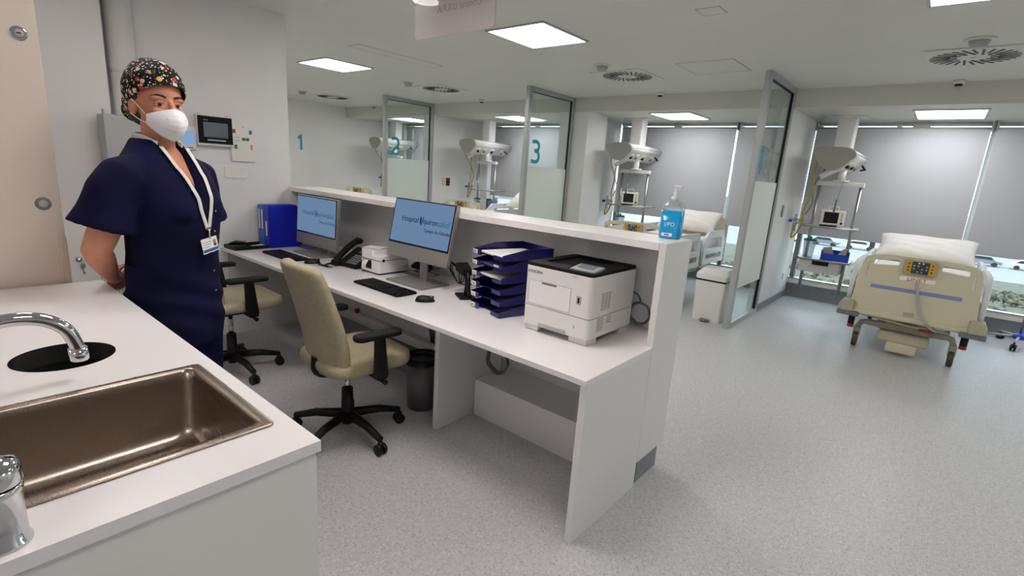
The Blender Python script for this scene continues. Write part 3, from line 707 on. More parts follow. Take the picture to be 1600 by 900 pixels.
# ------------------------------------------------------------------ outside
tag(MB().box(-160, 160, 8.6, 400, -7.6, -7.5).build('ground_outside', 'ground'), 'green scrubby ground seen through the low window strip', 'ground')['kind'] = 'structure'
tag(MB().box(-120, 120, 82, 118, -7.49, -7.47).build('car_park_surface', 'asphalt'), 'pale car park seen beyond the windows', 'car park')['kind'] = 'structure'
rnd = random.Random(3)
def car(x, y, col, label):
    t = thing('parked_car', label, 'car', (x, y, -7.47), rnd.uniform(-.1, .1), 'parked cars outside the windows')
    MB().prism([(-2.1, .35), (2.1, .35), (2.1, .75), (1.3, .9), (.8, 1.4), (-1.1, 1.4), (-1.7, .95), (-2.1, .85)], 'y', -.85, .85).build('body', col, t, .08)
    MB().prism([(.72, 1.33), (1.15, .95), (-1.5, .95), (-1.05, 1.33)], 'y', -.87, .87).build('windows', 'car_glass', t)
    for a in (-1.3, 1.3):
        for s_ in (-1, 1): MB().cyl((a, s_*.7, .32), (a, s_*.88, .32), .32, None, None, 16).build('wheel', 'rubber', t)
for i, (x, c, lb) in enumerate(((-14, 'car_dark', 'dark car'), (-9, 'car_white', 'white car'), (-4, 'car_blue', 'blue car'), (1.0, 'car_white', 'white car'), (6.0, 'car_dark', 'dark car'), (11, 'car_white', 'white car'), (-20, 'car_white', 'white car'))):
    car(x, 100, c, lb+' parked outside, '+['seen left of the rack by the right window', 'seen behind the suction canister', 'seen behind the blue box', 'hidden behind the striped bed', 'seen right of the striped bed', 'seen at the right edge under the blind', 'seen through the tall glass screen'][i])
b = MB()
for i in range(520):
    x = rnd.uniform(-45, 22); y = rnd.uniform(17, 70)**1; R_ = rnd.uniform(.2, .7)
    if x < -17 and 54 < y < 68: continue
    for k in range(5): b.ell((x+rnd.uniform(-.8, .8), y+rnd.uniform(-.8, .8), rnd.uniform(.0, .5)), (R_*.8, R_*.8, R_*.5), None, 9, 5)
b.v = [(x+rnd.uniform(-.16, .16), y+rnd.uniform(-.16, .16), z+rnd.uniform(-.12, .16)) for x, y, z in b.v]
b.sm = [False]*len(b.sm)
o = b.build('scrub', 'shrub'); o.location = (0, 0, -7.5); tag(o, 'pale green scrub growing on the ground outside the windows', 'shrubs'); o['kind'] = 'stuff'
t = thing('distant_building', 'pale blue-grey building seen low through the window beside the bin', 'building', (-24, 60, -7.5))
MB().box(-6, 3.5, -3, 4, 0, 4.2).build('walls', 'building', t)
for k in range(4): MB().box(-5+k*2.2, -3.6+k*2.2, -3.03, -3.0, 1.2, 3.2).build('window', 'car_glass', t)
t = thing('distant_building', 'long low building on the horizon beyond the car park', 'building', (15, 150, -7.5))
MB().box(-30, 30, 0, 8, 0, 5).build('walls', 'building', t)
for k in range(12): MB().box(-27+k*4.6, -24.5+k*4.6, -.03, 0, 1.5, 3.6).build('window', 'car_glass', t)

# ------------------------------------------------------------------ reception counter and desk
XE = -.905
t = thing('reception_counter', 'long white reception counter with raised ledge facing the bed bays', 'reception counter', (0, 0, 0))
MB().box(XW+.002, XE-.035, 2.17, 2.475, 1.195, 1.232).build('ledge', 'laminate', t, .002)
MB().box(XW+.002, XE-.035, 2.44, 2.47, .13, 1.195).build('back_panel', 'laminate_side', t)
MB().box(XE-.034, XE, 2.17, 2.475, .13, 1.232).build('end_panel', 'laminate_side', t, .002)
MB().box(XW+.003, XW+.036, 2.172, 2.439, .742, 1.194).build('end_panel', 'laminate_side', t, .002)
MB().box(XW+.03, XE-.01, 2.20, 2.435, .0, .13).build('toe_kick', 'vinyl_skirt', t)
MB().box(-1.985, XE-.04, 2.12, 2.435, .0, .235).build('cable_box', 'laminate', t, .002)
MB().box(XW+.02, -2.02, 2.37, 2.435, .0, .2).build('cable_box', 'laminate', t, .002)
t = thing('desk', 'white desk top on panel legs along the nurse side of the counter', 'desk', (0, 0, 0))
MB().prism([(XW+.002, 1.585), (XE, 1.585), (XE, 2.168), (XE-.037, 2.168), (XE-.037, 2.437), (XW+.002, 2.437)], 'z', .715, .74).build('desk_top', 'laminate', t, .002)
MB().box(XE-.032, XE, 1.6, 2.168, 0, .715).build('end_panel', 'laminate_side', t, .002)
MB().box(-2.03, -1.995, 1.82, 2.37, 0, .715).build('mid_panel', 'laminate_side', t, .002)
MB().box(XW+.004, XW+.036, 1.62, 2.37, 0, .715).build('end_panel', 'laminate_side', t, .002)
DZ = .741
def torus(c, R_, r, m, mb, X=None, turns=1, n=28, wob=0):
    pts = [(c[0]+R_*math.cos(2*PI*k/n), c[1]+.004*math.sin(5*k)*wob, c[2]+R_*math.sin(2*PI*k/n)) for k in range(int(n*turns)+1)]
    mb.tube(pts, r, m, 8, X=X)
mb = MB()
for k in range(3): torus((-2.05+.004*k, 2.40-.012*k, .27), .075+.003*k, .0055, None, mb, wob=1)
mb.tube(smoothpath([(-2.09, 2.4, .33), (-2.11, 2.4, .42), (-2.11, 2.41, .54)]), .005, None, 8)
# coil hangs to the right of the mid panel in view
o = mb.build('cable_coil', 'cable'); o.location = (.26, -.3, .16); tag(o, 'grey coiled cable hanging under the desk between its two panels', 'cable')
mb = MB()
for k in range(2): torus((0, -.01*k, 0), .055+.004*k, .006, None, mb, wob=1)
mb.tube(smoothpath([(0.0, 0, .055), (-.02, 0, .09), (-.06, 0, .11)]), .005, None, 8)
o = mb.build('cable_coil', 'cable'); o.location = (-1.1, 2.41, .82); tag(o, 'grey cable loop behind the white printer', 'cable')
mb = MB()
for k in range(3): mb.tube(smoothpath([(.03*k, 0, 0), (.02+.02*k, -.03, -.12), (.01+.03*k, -.01, -.24), (.05+.02*k, .01, -.42), (.12, .0, -.66)]), .005, None, 8)
o = mb.build('hanging_cables', 'black'); o.location = (-2.8, 2.40, .7); tag(o, 'dark cables hanging under the desk behind the front chair', 'cable')

# all-in-one monitors
def monitor(label, loc, rz, tilt, zb, txt_m):
    t = thing('desktop_monitor', label, 'computer monitor', loc, rz, 'computer monitors on the desk')
    MB().prism(rrect(-.18, .18, -.12, .12, .006), 'z', 0, .012).build('stand_base', 'monitor_grey', t, .002)
    MB().box(-.035, .035, .045, .06, .01, zb+.13)  .build('stand_neck', 'monitor_grey', t, .003)
    X = Matrix.Translation((0, -.03, zb)) @ Matrix.Rotation(-tilt, 4, 'X')
    def P(o): o.matrix_local = X; return o
    p = P(MB().box(-.3, .3, 0, .03, 0, .392).build('casing', 'monitor_grey', t, .004))
    P(MB().box(-.294, .294, -.003, .001, .092, .388).build('bezel', 'black_gloss', t))
    d = P(MB().box(-.286, .286, -.0045, -.002, .104, .382).build('screen', 'display', t))
    MB().box(-.05, .05, .03, .075, .05, .2, None, X).build('stand_mount', 'alu_dark', t)
    q = text('Hospital', .052, txt_m[0], 'lettering', d, (-.195, -.006, .245), sx=.98)
    q = text('quiron', .052, txt_m[0], 'lettering', d, (.025, -.006, .245), sx=.98); q = text('salud', .052, txt_m[1], 'lettering', d, (.163, -.006, .245), sx=.98)
    q = text('Campo de Gibraltar', .032, txt_m[0], 'lettering', d, (.045, -.006, .195), sx=.98)
    lf = MB()
    for sx, m_ in ((-1, txt_m[0]), (1, 'display_teal')):
        pts = [(0, -.03), (sx*.012, -.012), (sx*.017, .01), (sx*.012, .028), (sx*.004, .02), (0, -.005)]
        lf.prism([(a+(.0 if sx < 0 else .003), b) for a, b in pts], 'y', -.001, .001, m_)
    o = lf.build('leaf_emblem', 'display_teal', d); o.location = (.005, -.006, .262)
    return t
emission('display_text_soft', (75, 115, 160), .62)
monitor('computer monitor nearest the printer, its blue screen showing crisp hospital lettering', (-2.535, 2.1, DZ), 0, .2, .15, ('display_text', 'display_teal'))
monitor('computer monitor beside the blue binders, lower and partly behind the front chair', (-3.745, 2.08, DZ), .0, .06, .064, ('display_text_soft', 'display_text_soft'))

def keyboard(label, loc, rz):
    t = thing('keyboard', label, 'keyboard', loc, rz, 'black keyboards on the desk')
    MB().box(-.225, .225, -.075, .075, .0, .014).build('body', 'black_soft', t, .004)
    kb = MB()
    for r_ in range(6):
        x = -.215; wset = {0: [.0182]*16, 5: [.024, .02, .022, .11, .022, .02, .024]}.get(r_, [.0182]*15)
        for wv in wset:
            kb.loft([[(a, b, .0135) for a, b in ((x+.001, .064-r_*.0235-.018), (x+wv-.001, .064-r_*.0235-.018), (x+wv-.001, .064-r_*.0235), (x+.001, .064-r_*.0235))],
                     [(a, b, .0195) for a, b in ((x+.003, .062-r_*.0235-.0145), (x+wv-.003, .062-r_*.0235-.0145), (x+wv-.003, .062-r_*.0235-.001), (x+.003, .062-r_*.0235-.001))]], None, False)
            x += wv
        for k in range(6 if r_ < 5 else 5):
            xx = .095+k*.0205
            if xx > x: kb.box(xx+.002, xx+.018, .064-r_*.0235-.0165, .063-r_*.0235, .0135, .019)
    o = kb.build('keys', 'black', t); o['kind'] = 'stuff'
    MB().box(.1, .21, .066, .073, .014, .0155).build('led_strip', 'grey_plastic', t)
    return t
keyboard('black keyboard in front of the monitor nearest the printer', (-2.53, 1.835, DZ), -.01)
keyboard('black keyboard partly behind the front chair back', (-3.77, 1.82, DZ), .0)
def mouse(label, loc, rz):
    t = thing('computer_mouse', label, 'mouse', loc, rz)
    b = MB(); rings = []
    for i in range(13):
        u = -1+2*i/12; w_ = .031*(max(1-abs(u)**2.6, .0001))**.5*(1-.1*u); h = .034*(max(1-abs(u)**2.4, .0001))**.5*(1-.18*u)
        rings.append([(w_*math.cos(PI*j/10), u*.058, h*math.sin(PI*j/10)+.001) for j in range(11)])
    b.loft(rings, None, True, True).build('body', 'black', t)
    MB().cyl((-.004, .034, .026), (.004, .034, .026), .008, None, None, 12).build('scroll_wheel', 'grey_plastic', t)
    MB().box(-.0008, .0008, .005, .05, .02, .0335).build('button_gap', 'black_gloss', t)
    return t
mouse('black computer mouse right of the front keyboard', (-2.15, 1.84, DZ), -.75)
mouse('black computer mouse on the desk beside the rear keyboard', (-3.44, 1.86, DZ), -.5)
tag(MB().box(-.03, .03, -.018, .018, 0, .006).build('sticky_note', 'paper', bevel=.001, loc=(-2.235, 1.895, DZ), rot=(0, 0, .3)), 'small white slip of paper between keyboard and mouse', 'paper')
t = thing('pen', 'black marker pen lying by the telephone', 'pen', (-3.28, 1.87, DZ), .15)
MB().cyl((-.07, 0, .008), (.045, 0, .008), .0075, None, None, 12).build('barrel', 'black', t); MB().cyl((.045, 0, .008), (.07, 0, .008), .009, .007, None, 12).build('cap', 'grey_plastic', t)

# telephone
t = thing('desk_telephone', 'black desk telephone with upright handset beside the white label printer', 'telephone', (-3.21, 2.08, DZ), .12)
MB().prism([(-.10, 0), (.11, 0), (.11, .115), (.09, .12), (-.10, .02)], 'x', -.10, .11, smooth=False).build('body', 'black_soft', t, .006)
kp = MB(); X = Matrix.Translation((0, -.1, .02)) @ Matrix.Rotation(math.atan2(.1, .19), 4, 'X')
for i in range(4):
    for j in range(5): kp.box(-.015+i*.028, .005+i*.028, .02+j*.022, .034+j*.022, .0, .004, None, X)
kp.build('keypad', 'grey_plastic', t)
MB().box(-.01, .09, .145, .2, .0, .005, None, X).build('display', 'screen_grey', t)
hs = MB().tube(smoothpath([(-.075, -.13, .035), (-.075, -.07, .085), (-.075, .0, .135), (-.075, .08, .175)], 6), [.022]*19, None, 12)
hs.ell((-.075, -.125, .03), (.032, .036, .026), None, 14, 8).ell((-.075, .085, .165), (.028, .034, .024), None, 14, 8)
hs.build('handset', 'black_soft', t)
MB().tube(smoothpath([(-.075, -.14, .02), (-.13, -.17, .008), (-.16, -.1, .006), (-.11, -.02, .01)]), .004, None, 8).build('cord', 'black_soft', t)

# label printer
t = thing('label_printer', 'white label printer with paper strip between the telephone and the monitor', 'label printer', (-2.955, 2.15, DZ))
MB().prism(rrect(-.105, .105, -.13, .13, .015), 'z', .008, .095).build('base', 'white_gloss', t, .004)
MB().prism(rrect(-.105, .105, -.13, .13, .015), 'z', .0, .008).build('foot', 'black', t)
MB().prism(rrect(-.105, .105, -.13, .13, .015), 'z', .098, .125).build('lid', 'white_gloss', t, .004)
MB().prism(rrect(-.105, .035, -.13, .0, .015), 'z', .12, .165).build('hood', 'white_gloss', t, .006)
MB().box(-.1, .1, -.128, .128, .094, .099).build('seam', 'black', t)
MB().box(-.075, .02, -.1325, -.128, .03, .092).build('paper_slot', 'black', t)
MB().add([(-.06, -.134, .088), (-.01, -.134, .088), (-.01, -.155, .06), (-.06, -.155, .06), (-.06, -.158, .03), (-.01, -.158, .03)], [(0, 1, 2, 3), (3, 2, 5, 4)]).build('label_strip', 'paper', t)
MB().cyl((.1065, -.09, .097), (.1035, -.09, .097), .011, None, None, 16).build('button', 'black', t)
t = thing('paper_stack', 'loose papers with blue corner lying on the white label printer', 'papers', (-2.985, 2.085, DZ+.166), .2)
for k in range(3): MB().box(-.07, .06, -.05, .06, .0015*k, .001+.0015*k, None, Matrix.Rotation(.12*k, 4, 'Z')).build('sheet', ['sea_blue', 'paper', 'paper'][k], t)
t = thing('wire_tray', 'small black wire tray with dark pouch behind the front monitor', 'tray', (-2.73, 2.3, DZ))
b = MB()
for k in range(8): b.tube([(-.08+k*.025, -.09, .0), (-.08+k*.025, -.09, .05)], .002, None, 6)
b.tube([(-.09, -.09, .05), (.1, -.09, .05), (.1, .08, .05), (-.09, .08, .05), (-.09, -.09, .05)], .003, None, 6).tube([(-.09, -.09, .003), (.1, -.09, .003), (.1, .08, .003), (-.09, .08, .003), (-.09, -.09, .003)], .003, None, 6)
b.build('wires', 'steel', t); MB().ell((0, 0, .05), (.085, .07, .04), None, 16, 10).build('pouch', 'black_soft', t)
# cable tangle
b = MB(); rc = random.Random(4)
for k in range(3):
    a0 = k*.9
    b.tube(smoothpath([(0, 0, .01), (-.02-.02*k, -.02, .06+.015*k), (-.06-.012*k, 0, .12+.01*k), (-.02+.02*k, .02, .09), (.02*k, .01, .03), (.02, 0, .01)]), .0035, None, 6)
b.tube(smoothpath([(0, 0, .008), (.08, .0, .01), (.12, .0, .02), (.16, .01, .12), (.22, .01, .15), (.225, .0, .11), (.18, .0, .06), (.2, -.02, .01), (.3, -.03, .006)]), .0035, None, 8)
o = b.build('cable_tangle', 'black'); o.location = (-2.36, 2.30, DZ); tag(o, 'tangle of thin black cables behind the front monitor stand', 'cable')

# barcode scanner on stand
t = thing('barcode_scanner', 'black barcode scanner on gooseneck stand left of the letter trays', 'scanner', (-2.09, 2.10, DZ), -.5)
MB().prism([(-.07, -.045), (.07, -.05), (.08, .05), (-.06, .05)], 'z', 0, .012).build('stand_base', 'black', t, .004)
MB().tube(smoothpath([(0, 0, .01), (.02, .0, .06), (.02, 0, .11), (-.01, 0, .15)]), .011, None, 10).build('neck', 'black', t)
MB().loft([[(x, y*.03, .155+z*.02) for y, z in ((-1, -1), (1, -1), (1, 1), (-1, 1))] for x in (.03, )] + [[(x, y*.036, .16+z*.024) for y, z in ((-1, -1), (1, -1), (1, 1), (-1, 1))] for x in (-.03, )] + [[(-.1, y*.04, .17+z*.026) for y, z in ((-1, -1), (1, -1), (1, 1), (-1, 1))]], None, False).build('scanner_head', 'black', t, .008)
MB().box(-.104, -.1, -.025, .025, .16, .185).build('scan_window', 'white_gloss', t)
MB().tube(smoothpath([(.03, 0, .155), (.06, 0, .12), (.07, 0, .06), (.05, .02, .01)]), .012, None, 10).build('grip', 'black', t)

# letter trays: each tray a thing, stacked
trz = -.24
def tray(k):
    t = thing('letter_tray', 'x', 'letter tray', (-1.755, 2.125, DZ+.002+k*.0605), trz, 'stacked dark blue letter trays beside the printer')
    b = MB()
    b.add([(-.14, -.17, .003), (-.14, .17, .003), (.14, .17, .003), (.14, -.17, .003), (-.05, -.13, .003), (.05, -.13, .003)], [(0, 1, 4), (1, 2, 5, 4), (2, 3, 5)])
    for sx in (-1, 1):
        b.prism([(-.17, 0), (.17, 0), (.17, .056), (-.02, .056), (-.1, .042), (-.17, .03)], 'x', sx*.141-.0015, sx*.141+.0015)
    b.prism([(-.14, 0), (.14, 0), (.14, .056), (-.14, .056)], 'y', .167, .17)
    b.box(-.14, -.06, -.172, -.169, 0, .028).box(.06, .14, -.172, -.169, 0, .022)
    o = b.build('tray_body', 'navy_tray', t); md = o.modifiers.new('s', 'SOLIDIFY'); md.thickness = .002
    MB().prism(rrect(-.139, -.095, .004, .026, .003), 'y', -.1745, -.1725).build('label_tag', 'paper', t)
    MB().box(-.13, -.105, -.176, -.1745, .011, .018).build('label_writing', 'ink_soft', t)
    return t
tl = ['lowest letter tray of the dark blue stack beside the printer', 'second letter tray from the bottom of the dark blue stack', 'third letter tray from the bottom of the dark blue stack', 'fourth letter tray from the bottom of the dark blue stack', 'fifth letter tray from the bottom, holding a purple folder', 'topmost letter tray of the dark blue stack, holding loose papers']
T0 = tray(0); T0['label'] = tl[0]
for k in range(1, 6): dup(T0, (-1.755, 2.125, DZ+.002+k*.0605), trz, tl[k])
for k, (nm, m_, lb) in enumerate((('paper_sheet', 'paper', 'printed white sheets in the topmost letter tray'), ('folder', 'purple', 'purple folder in the letter tray below the topmost'), ('paper_sheet', 'paper', 'sheets with a white tag in the third tray from the top'))):
    z = DZ+.002+(5-k)*.0605+.012
    t = thing(nm, lb, ['papers', 'folder', 'papers'][k], (-1.755, 2.125, z), trz)
    MB().prism([(-.105, -.15), (.105, -.15), (.105, .145), (-.105, .145)], 'z', 0, .008).build('stack', m_, t)
    if k == 0:
        g = MB()
        for j in range(7): g.box(-.08, .05-.02*(j % 3), -.12+j*.03, -.116+j*.03, .0082, .0088)
        g.build('print_lines', 'ink_soft', t)
    else: MB().box(.04, .085, -.153, -.151, -.002, .016).build('label_tag', 'paper', t)

# laser printer
t = thing('laser_printer', 'large white laser printer with black top on the desk end', 'printer', (-1.3, 2.125, DZ), 0)
b = MB().prism(rrect(-.19, .19, -.215, .215, .022), 'z', .13, .325); b.build('upper_body', 'white_plastic', t, .003)
b = MB().prism(rrect(-.19, .19, -.215, .215, .022), 'z', .03, .127).box(-.18, -.10, -.2, .2, 0, .03).box(.08, .18, -.2, -.11, 0, .03).box(.08, .18, .11, .2, 0, .03)
b.build('paper_cassette', 'white_plastic', t, .003)
MB().box(-.185, .185, -.21, .21, .126, .131).build('seam', 'grey_light', t)
tp = plate([rrect(-.188, .188, -.213, .213, .022), rrect(-.145, .09, -.12, .18, .02)], .014, 'top_cover', 'black_gloss', t, (0, 0, .332), rot=(0, 0, 0), bev=.001)
tp.data.materials[0] = M['black_soft']
MB().loft([[(x, y, .326) for x, y in ((-.14, -.115), (.085, -.115), (.085, .175), (-.14, .175))], [(-.14, -.115, .331), (.085, -.115, .331), (.085, .175, .327), (-.14, .175, .327)]], None, False).build('output_well', 'black', t)
X = Matrix.Translation((.10, -.13, .343)) @ Matrix.Rotation(.15, 4, 'X')
MB().box(-.06, .075, -.055, .045, -.006, .008, None, X).build('control_panel', 'grey_plastic', t, .006)
MB().box(-.04, .045, -.02, .035, .008, .010, None, X).build('panel_display', 'screen_grey', t)
MB().box(-.16, .08, -.2165, -.2145, .14, .255).build('front_door', 'white_gloss', t, .001)
g = MB().box(-.163, .083, -.2158, -.2147, .1375, .14).box(-.163, -.16, -.2158, -.2147, .14, .257).box(.08, .083, -.2158, -.2147, .14, .257).box(-.163, .083, -.2158, -.2147, .255, .257)
g.build('door_gap', 'grey_light', t)
MB().box(-.085, .0, -.2175, -.216, .245, .255).build('door_handle', 'grey_plastic', t)
MB().box(.115, .14, -.2165, -.215, .19, .23, 'grey_light').box(.122, .132, -.2175, -.216, .197, .222, 'black').build('usb_port', 'black', t)
text('KYOCERA', .019, 'ink', 'lettering', t, (-.173, -.2155, .292))
text('ECOSYS', .009, 'ink_soft', 'lettering', t, (.08, -.2155, .31))
text('3', .018, 'ink', 'lettering', t, (.11, -.2155, .075))
MB().box(-.09, .07, -.218, -.213, .03, .05).build('cassette_grip', 'grey_light', t, .002)
for (y0, y1, z0, n) in ((-.12, -.03, .16, 9), (-.055, -.01, .088, 4), (-.14, -.08, .06, 7)):
    v = MB()
    for k in range(n):
        for j in range(3): v.box(.1895, .1908, y0+(y1-y0)*j/3, y0+(y1-y0)*(j+.82)/3, z0+k*.0095, z0+k*.0095+.004)
    v.build('vent_slots', 'grey_plastic', t)

# sanitiser bottle on the ledge
t = thing('hand_gel_bottle', 'clear pump bottle of bright blue hand gel on the counter ledge', 'bottle', (-.99, 2.395, 1.233), .2)
sec = lambda k, z: [(x, y, z) for x, y in rrect(-.052*k, .052*k, -.034*k, .034*k, .022*k)]
MB().loft([sec(.93, .001), sec(1.0, .008), sec(1.003, .135)], None, True).build('gel', 'liquid', t)
MB().loft([sec(.998, .136), sec(1, .14), sec(.93, .16), sec(.6, .178), sec(.35, .184)], None, True).build('bottle', 'clear_plastic', t)
MB().lathe([(.017, .182), (.017, .2), (.009, .203), (.009, .222), (.005, .222), (.005, .245)], None, 18).build('pump_collar', 'clear_tube', t)
MB().box(-.012, .03, -.008, .008, .243, .256).build('pump_head', 'clear_tube', t, .003)
text('(/PO', .026, 'paper', 'lettering', t, (-.028, -.0352, .062))
MB().box(-.035, .015, -.0352, -.0345, .012, .027, 'paper').box(-.022, .0, -.0358, -.0352, .016, .023, 'sea_blue').build('label_strip', 'paper', t)

# binders
for k, (x0, wv, m_, lb) in enumerate(((-4.345, .048, 'binder_light', 'light blue thin binder nearest the wall, first of the binder row'), (-4.295, .05, 'binder_light', 'light blue thin binder between its thin neighbour and the dark binder'), (-4.24, .085, 'binder_blue', 'thick dark blue binder at the monitor end of the row'))):
    t = thing('binder', lb, 'binder', (x0+wv/2, 2.02, DZ), 0, 'blue binders on the desk')
    MB().box(-wv/2, -wv/2+.003, -.14, .14, 0, .345).box(wv/2-.003, wv/2, -.14, .14, 0, .345).box(-wv/2, wv/2, -.143, -.14, 0, .345).build('cover', m_, t, .001)
    MB().box(-wv/2+.004, wv/2-.004, -.13, .13, .01, .33).build('pages', 'paper', t)
    MB().box(-.011, .011, -.1445, -.143, .15 if k < 2 else .1, .31 if k < 2 else .22).build('spine_label', 'paper', t)
t = thing('folder', 'dark blue folder lying flat between the binders and the rear monitor', 'folder', (-4.06, 2.26, DZ), .1)
MB().box(-.09, .09, -.14, .14, 0, .004).box(-.09, .09, -.14, .14, .012, .016).box(-.09, -.086, -.14, .14, .0, .016).build('cover', 'binder_blue', t); MB().box(-.08, .08, -.13, .13, .004, .012).build('sheets', 'paper', t)
# black tray with stationery
t = thing('stationery_tray', 'flat black tray at the far left end of the desk', 'tray', (-4.26, 1.755, DZ), .05)
b = MB().box(-.1, .1, -.15, .15, 0, .006).box(-.1, -.094, -.15, .15, 0, .028).box(.094, .1, -.15, .15, 0, .028).box(-.1, .1, -.15, -.144, 0, .028).box(-.1, .1, .144, .15, 0, .028).box(-.1, .1, .0, .006, 0, .02)
b.build('tray_body', 'black', t)
tag(MB().box(-.04, .04, -.05, .05, 0, .006).build('notepad', 'paper', loc=(-4.25, 1.84, DZ+.009), rot=(0, 0, .3)), 'white and yellow note pad inside the black tray', 'notepad')
t = thing('stapler', 'black stapler lying in the flat black tray', 'stapler', (-4.27, 1.67, DZ+.008), 1.2)
MB().box(-.06, .06, -.018, .018, 0, .012).build('base', 'black', t, .003)
MB().prism([(-.06, .02), (.055, .03), (.065, .05), (.0, .058), (-.06, .036)], 'y', -.016, .016).build('arm', 'black_gloss', t, .004)

# ------------------------------------------------------------------ chairs
def chair(label, loc, rz, dz=0):
    t = thing('office_chair', label, 'office chair', loc, rz, 'cream office chairs at the desk')
    # local: faces +y ; floor z=0
    rings = []
    for (k, z, s_) in ((0, .425, .82), (1, .437, .97), (2, .46, 1.0), (3, .485, .98), (4, .497, .9), (5, .50, .7)):
        rings.append([(x*s_, y*s_+.05, z+dz+(.012*math.sin((y+.2)*5) if k > 2 else 0)) for x, y in rrect(-.24, .24, -.24, .24, .10, 8)])
    MB().loft(rings, None, True).build('seat', 'leather', t)
    # backrest: lofted in z, leaning back and curved
    rings = []
    for z, w_, y in ((.40, .13, -.155), (.43, .19, -.155), (.5, .215, -.15), (.6, .23, -.165), (.72, .225, -.195), (.85, .21, -.235), (.95, .20, -.268), (.99, .185, -.282), (1.005, .15, -.288)):
        th = .032 if .42 < z < 1.0 else .018; r_ = []
        for j in range(28):
            a = 2*PI*j/28; cx = math.copysign(abs(math.cos(a))**.35, math.cos(a)); sy = math.copysign(abs(math.sin(a))**.6, math.sin(a))
            r_.append((w_*cx, y+th*sy+.045*(cx*cx), z+dz))
        rings.append(r_)
    MB().loft(rings, None, True).build('backrest', 'leather', t, subd=1)
    MB().tube(smoothpath([(0, .0, .40+dz), (0, -.12, .40+dz), (0, -.17, .43+dz), (0, -.17, .5+dz)]), .028, None, 10).build('back_bracket', 'black', t)
    MB().box(-.11, .11, -.09, .13, .385+dz, .425+dz).build('mechanism', 'black', t, .01)
    MB().tube([(.1, .05, .40+dz), (.22, .07, .385+dz), (.27, .07, .385+dz)], [.008, .008, .014], None, 8).build('lever', 'black', t)
    MB().cyl((0, 0, .24), (0, 0, .39+dz), .016, None, None, 16).build('gas_lift', 'chrome', t)
    MB().lathe([(.03, .07), (.034, .12), (.03, .28)], None, 18).build('column', 'black', t)
    for sx in (-1, 1):
        a_ = MB().prism([(sx*.262-.006, .40), (sx*.262+.02, .40), (sx*.275+.02, .65), (sx*.275-.006, .65)], 'y', .02, .09)
        a_ = MB().loft([[(sx*.26+u, .05+v*1.2, .42+dz) for u, v in rrect(-.012, .012, -.035, .035, .01, 3)], [(sx*.275+u, .03+v, .64+dz) for u, v in rrect(-.012, .012, -.03, .03, .01, 3)]], None, False)
        a_.box(sx*.26-.1*(sx > 0)-.0, sx*.26+.1*(sx < 0), .03, .09, .40+dz, .43+dz)
        arm = a_.build('armrest', 'black', t, .004)
        MB().prism(rrect(sx*.275-.042, sx*.275+.042, -.11, .15, .035), 'z', .645+dz, .672+dz).build('arm_pad', 'black_soft', arm, .008)
    for k in range(5):
        a = 2*PI*k/5+.08
        x, y = .30*math.cos(a), .30*math.sin(a)
        lg = MB().tube([(.02*math.cos(a), .02*math.sin(a), .125), (x*.6, y*.6, .115), (x, y, .085)], [.028, .022, .017], None, 10)
        l_ = lg.build('leg', 'black', t)
        dx, dy = -math.sin(a)*.02, math.cos(a)*.02
        c = MB().cyl((x-dx*1.2, y-dy*1.2, .03), (x-dx*.3, y-dy*.3, .03), .03, None, None, 18).cyl((x+dx*1.2, y+dy*1.2, .03), (x+dx*.3, y+dy*.3, .03), .03, None, None, 18).ell((x, y, .045), (.022, .022, .03), None, 10, 6).cyl((x, y, .04), (x, y, .09), .009, None, None, 8)
        c.build('castor', 'black', l_)
    return t
C0 = chair('cream leather office chair in the foreground, its back to the camera', (-2.30, 1.43, 0), -.06)
chair('cream office chair behind the nurse, only its seat and arm in view', (-3.56, 1.32, 0), -.03, .05)

# waste bin under desk
t = thing('waste_bin', 'dark grey round waste basket under the desk', 'waste bin', (-2.29, 1.95, 0))
MB().lathe([(.0, .0), (.085, .0), (.105, .33), (.098, .33), (.08, .01), (0, .01)], None, 32, caps=False).build('body', 'waste_grey', t)
MB().lathe([(.107, .30), (.111, .345), (.1, .345), (.095, .30)], None, 32, caps=False).build('liner', 'black', t)
t = thing('valve_cap', 'small red cap low on the wall under the desk', 'cap', (-3.62, 2.367, .25))
MB().cyl((0, -.03, 0), (0, 0, 0), .02, None, None, 14).build('cap', 'red', t)

# ------------------------------------------------------------------ foreground sink unit
WZ = .95
t = thing('sink_worktop', 'white worktop peninsula with steel sink in the foreground', 'worktop', (0, 0, 0))
outer = [(-2.595, -.9), (-.865, -.9), (-.865, .477), (-2.595, .477)]
sinkcut = rrect(-1.405, -1.0, -.145, .425, .02)
hole = [(-1.69+.108*math.cos(2*PI*k/40), .213+.108*math.sin(2*PI*k/40)) for k in range(40)]
wt = plate([outer, sinkcut, hole], .024, 'worktop', 'laminate', t, (0, 0, WZ-.012), rot=(0, 0, 0), bev=.0)
t = thing('sink_cabinet', 'white base cabinet under the foreground worktop', 'cabinet', (0, 0, 0))
MB().box(-2.58, -2.56, -.88, .45, .0, WZ-.028).box(-.94, -.872, -.88, .47, .0, WZ-.028).box(-2.56, -.94, .43, .445, .0, WZ-.028).box(-2.56, -.94, -.88, -.86, 0, WZ-.028).build('carcass', 'laminate_side', t)
MB().box(-.94, -.874, -.88, .464, WZ-.0285, WZ-.0245).box(-2.58, -.94, .44, .444, WZ-.0285, WZ-.0245).build('shadow_gap', 'gap_dark', t)
wt.parent = bpy.data.objects['sink_worktop']
t = thing('sink', 'rectangular brushed steel sink set in the foreground worktop', 'sink', (0, 0, WZ))
x0, x1, y0, y1 = -1.42, -.985, -.16, .44
rg = lambda d, z, r_: [(a, b, z) for a, b in rrect(x0+d, x1-d, y0+d, y1-d, r_, 6)]
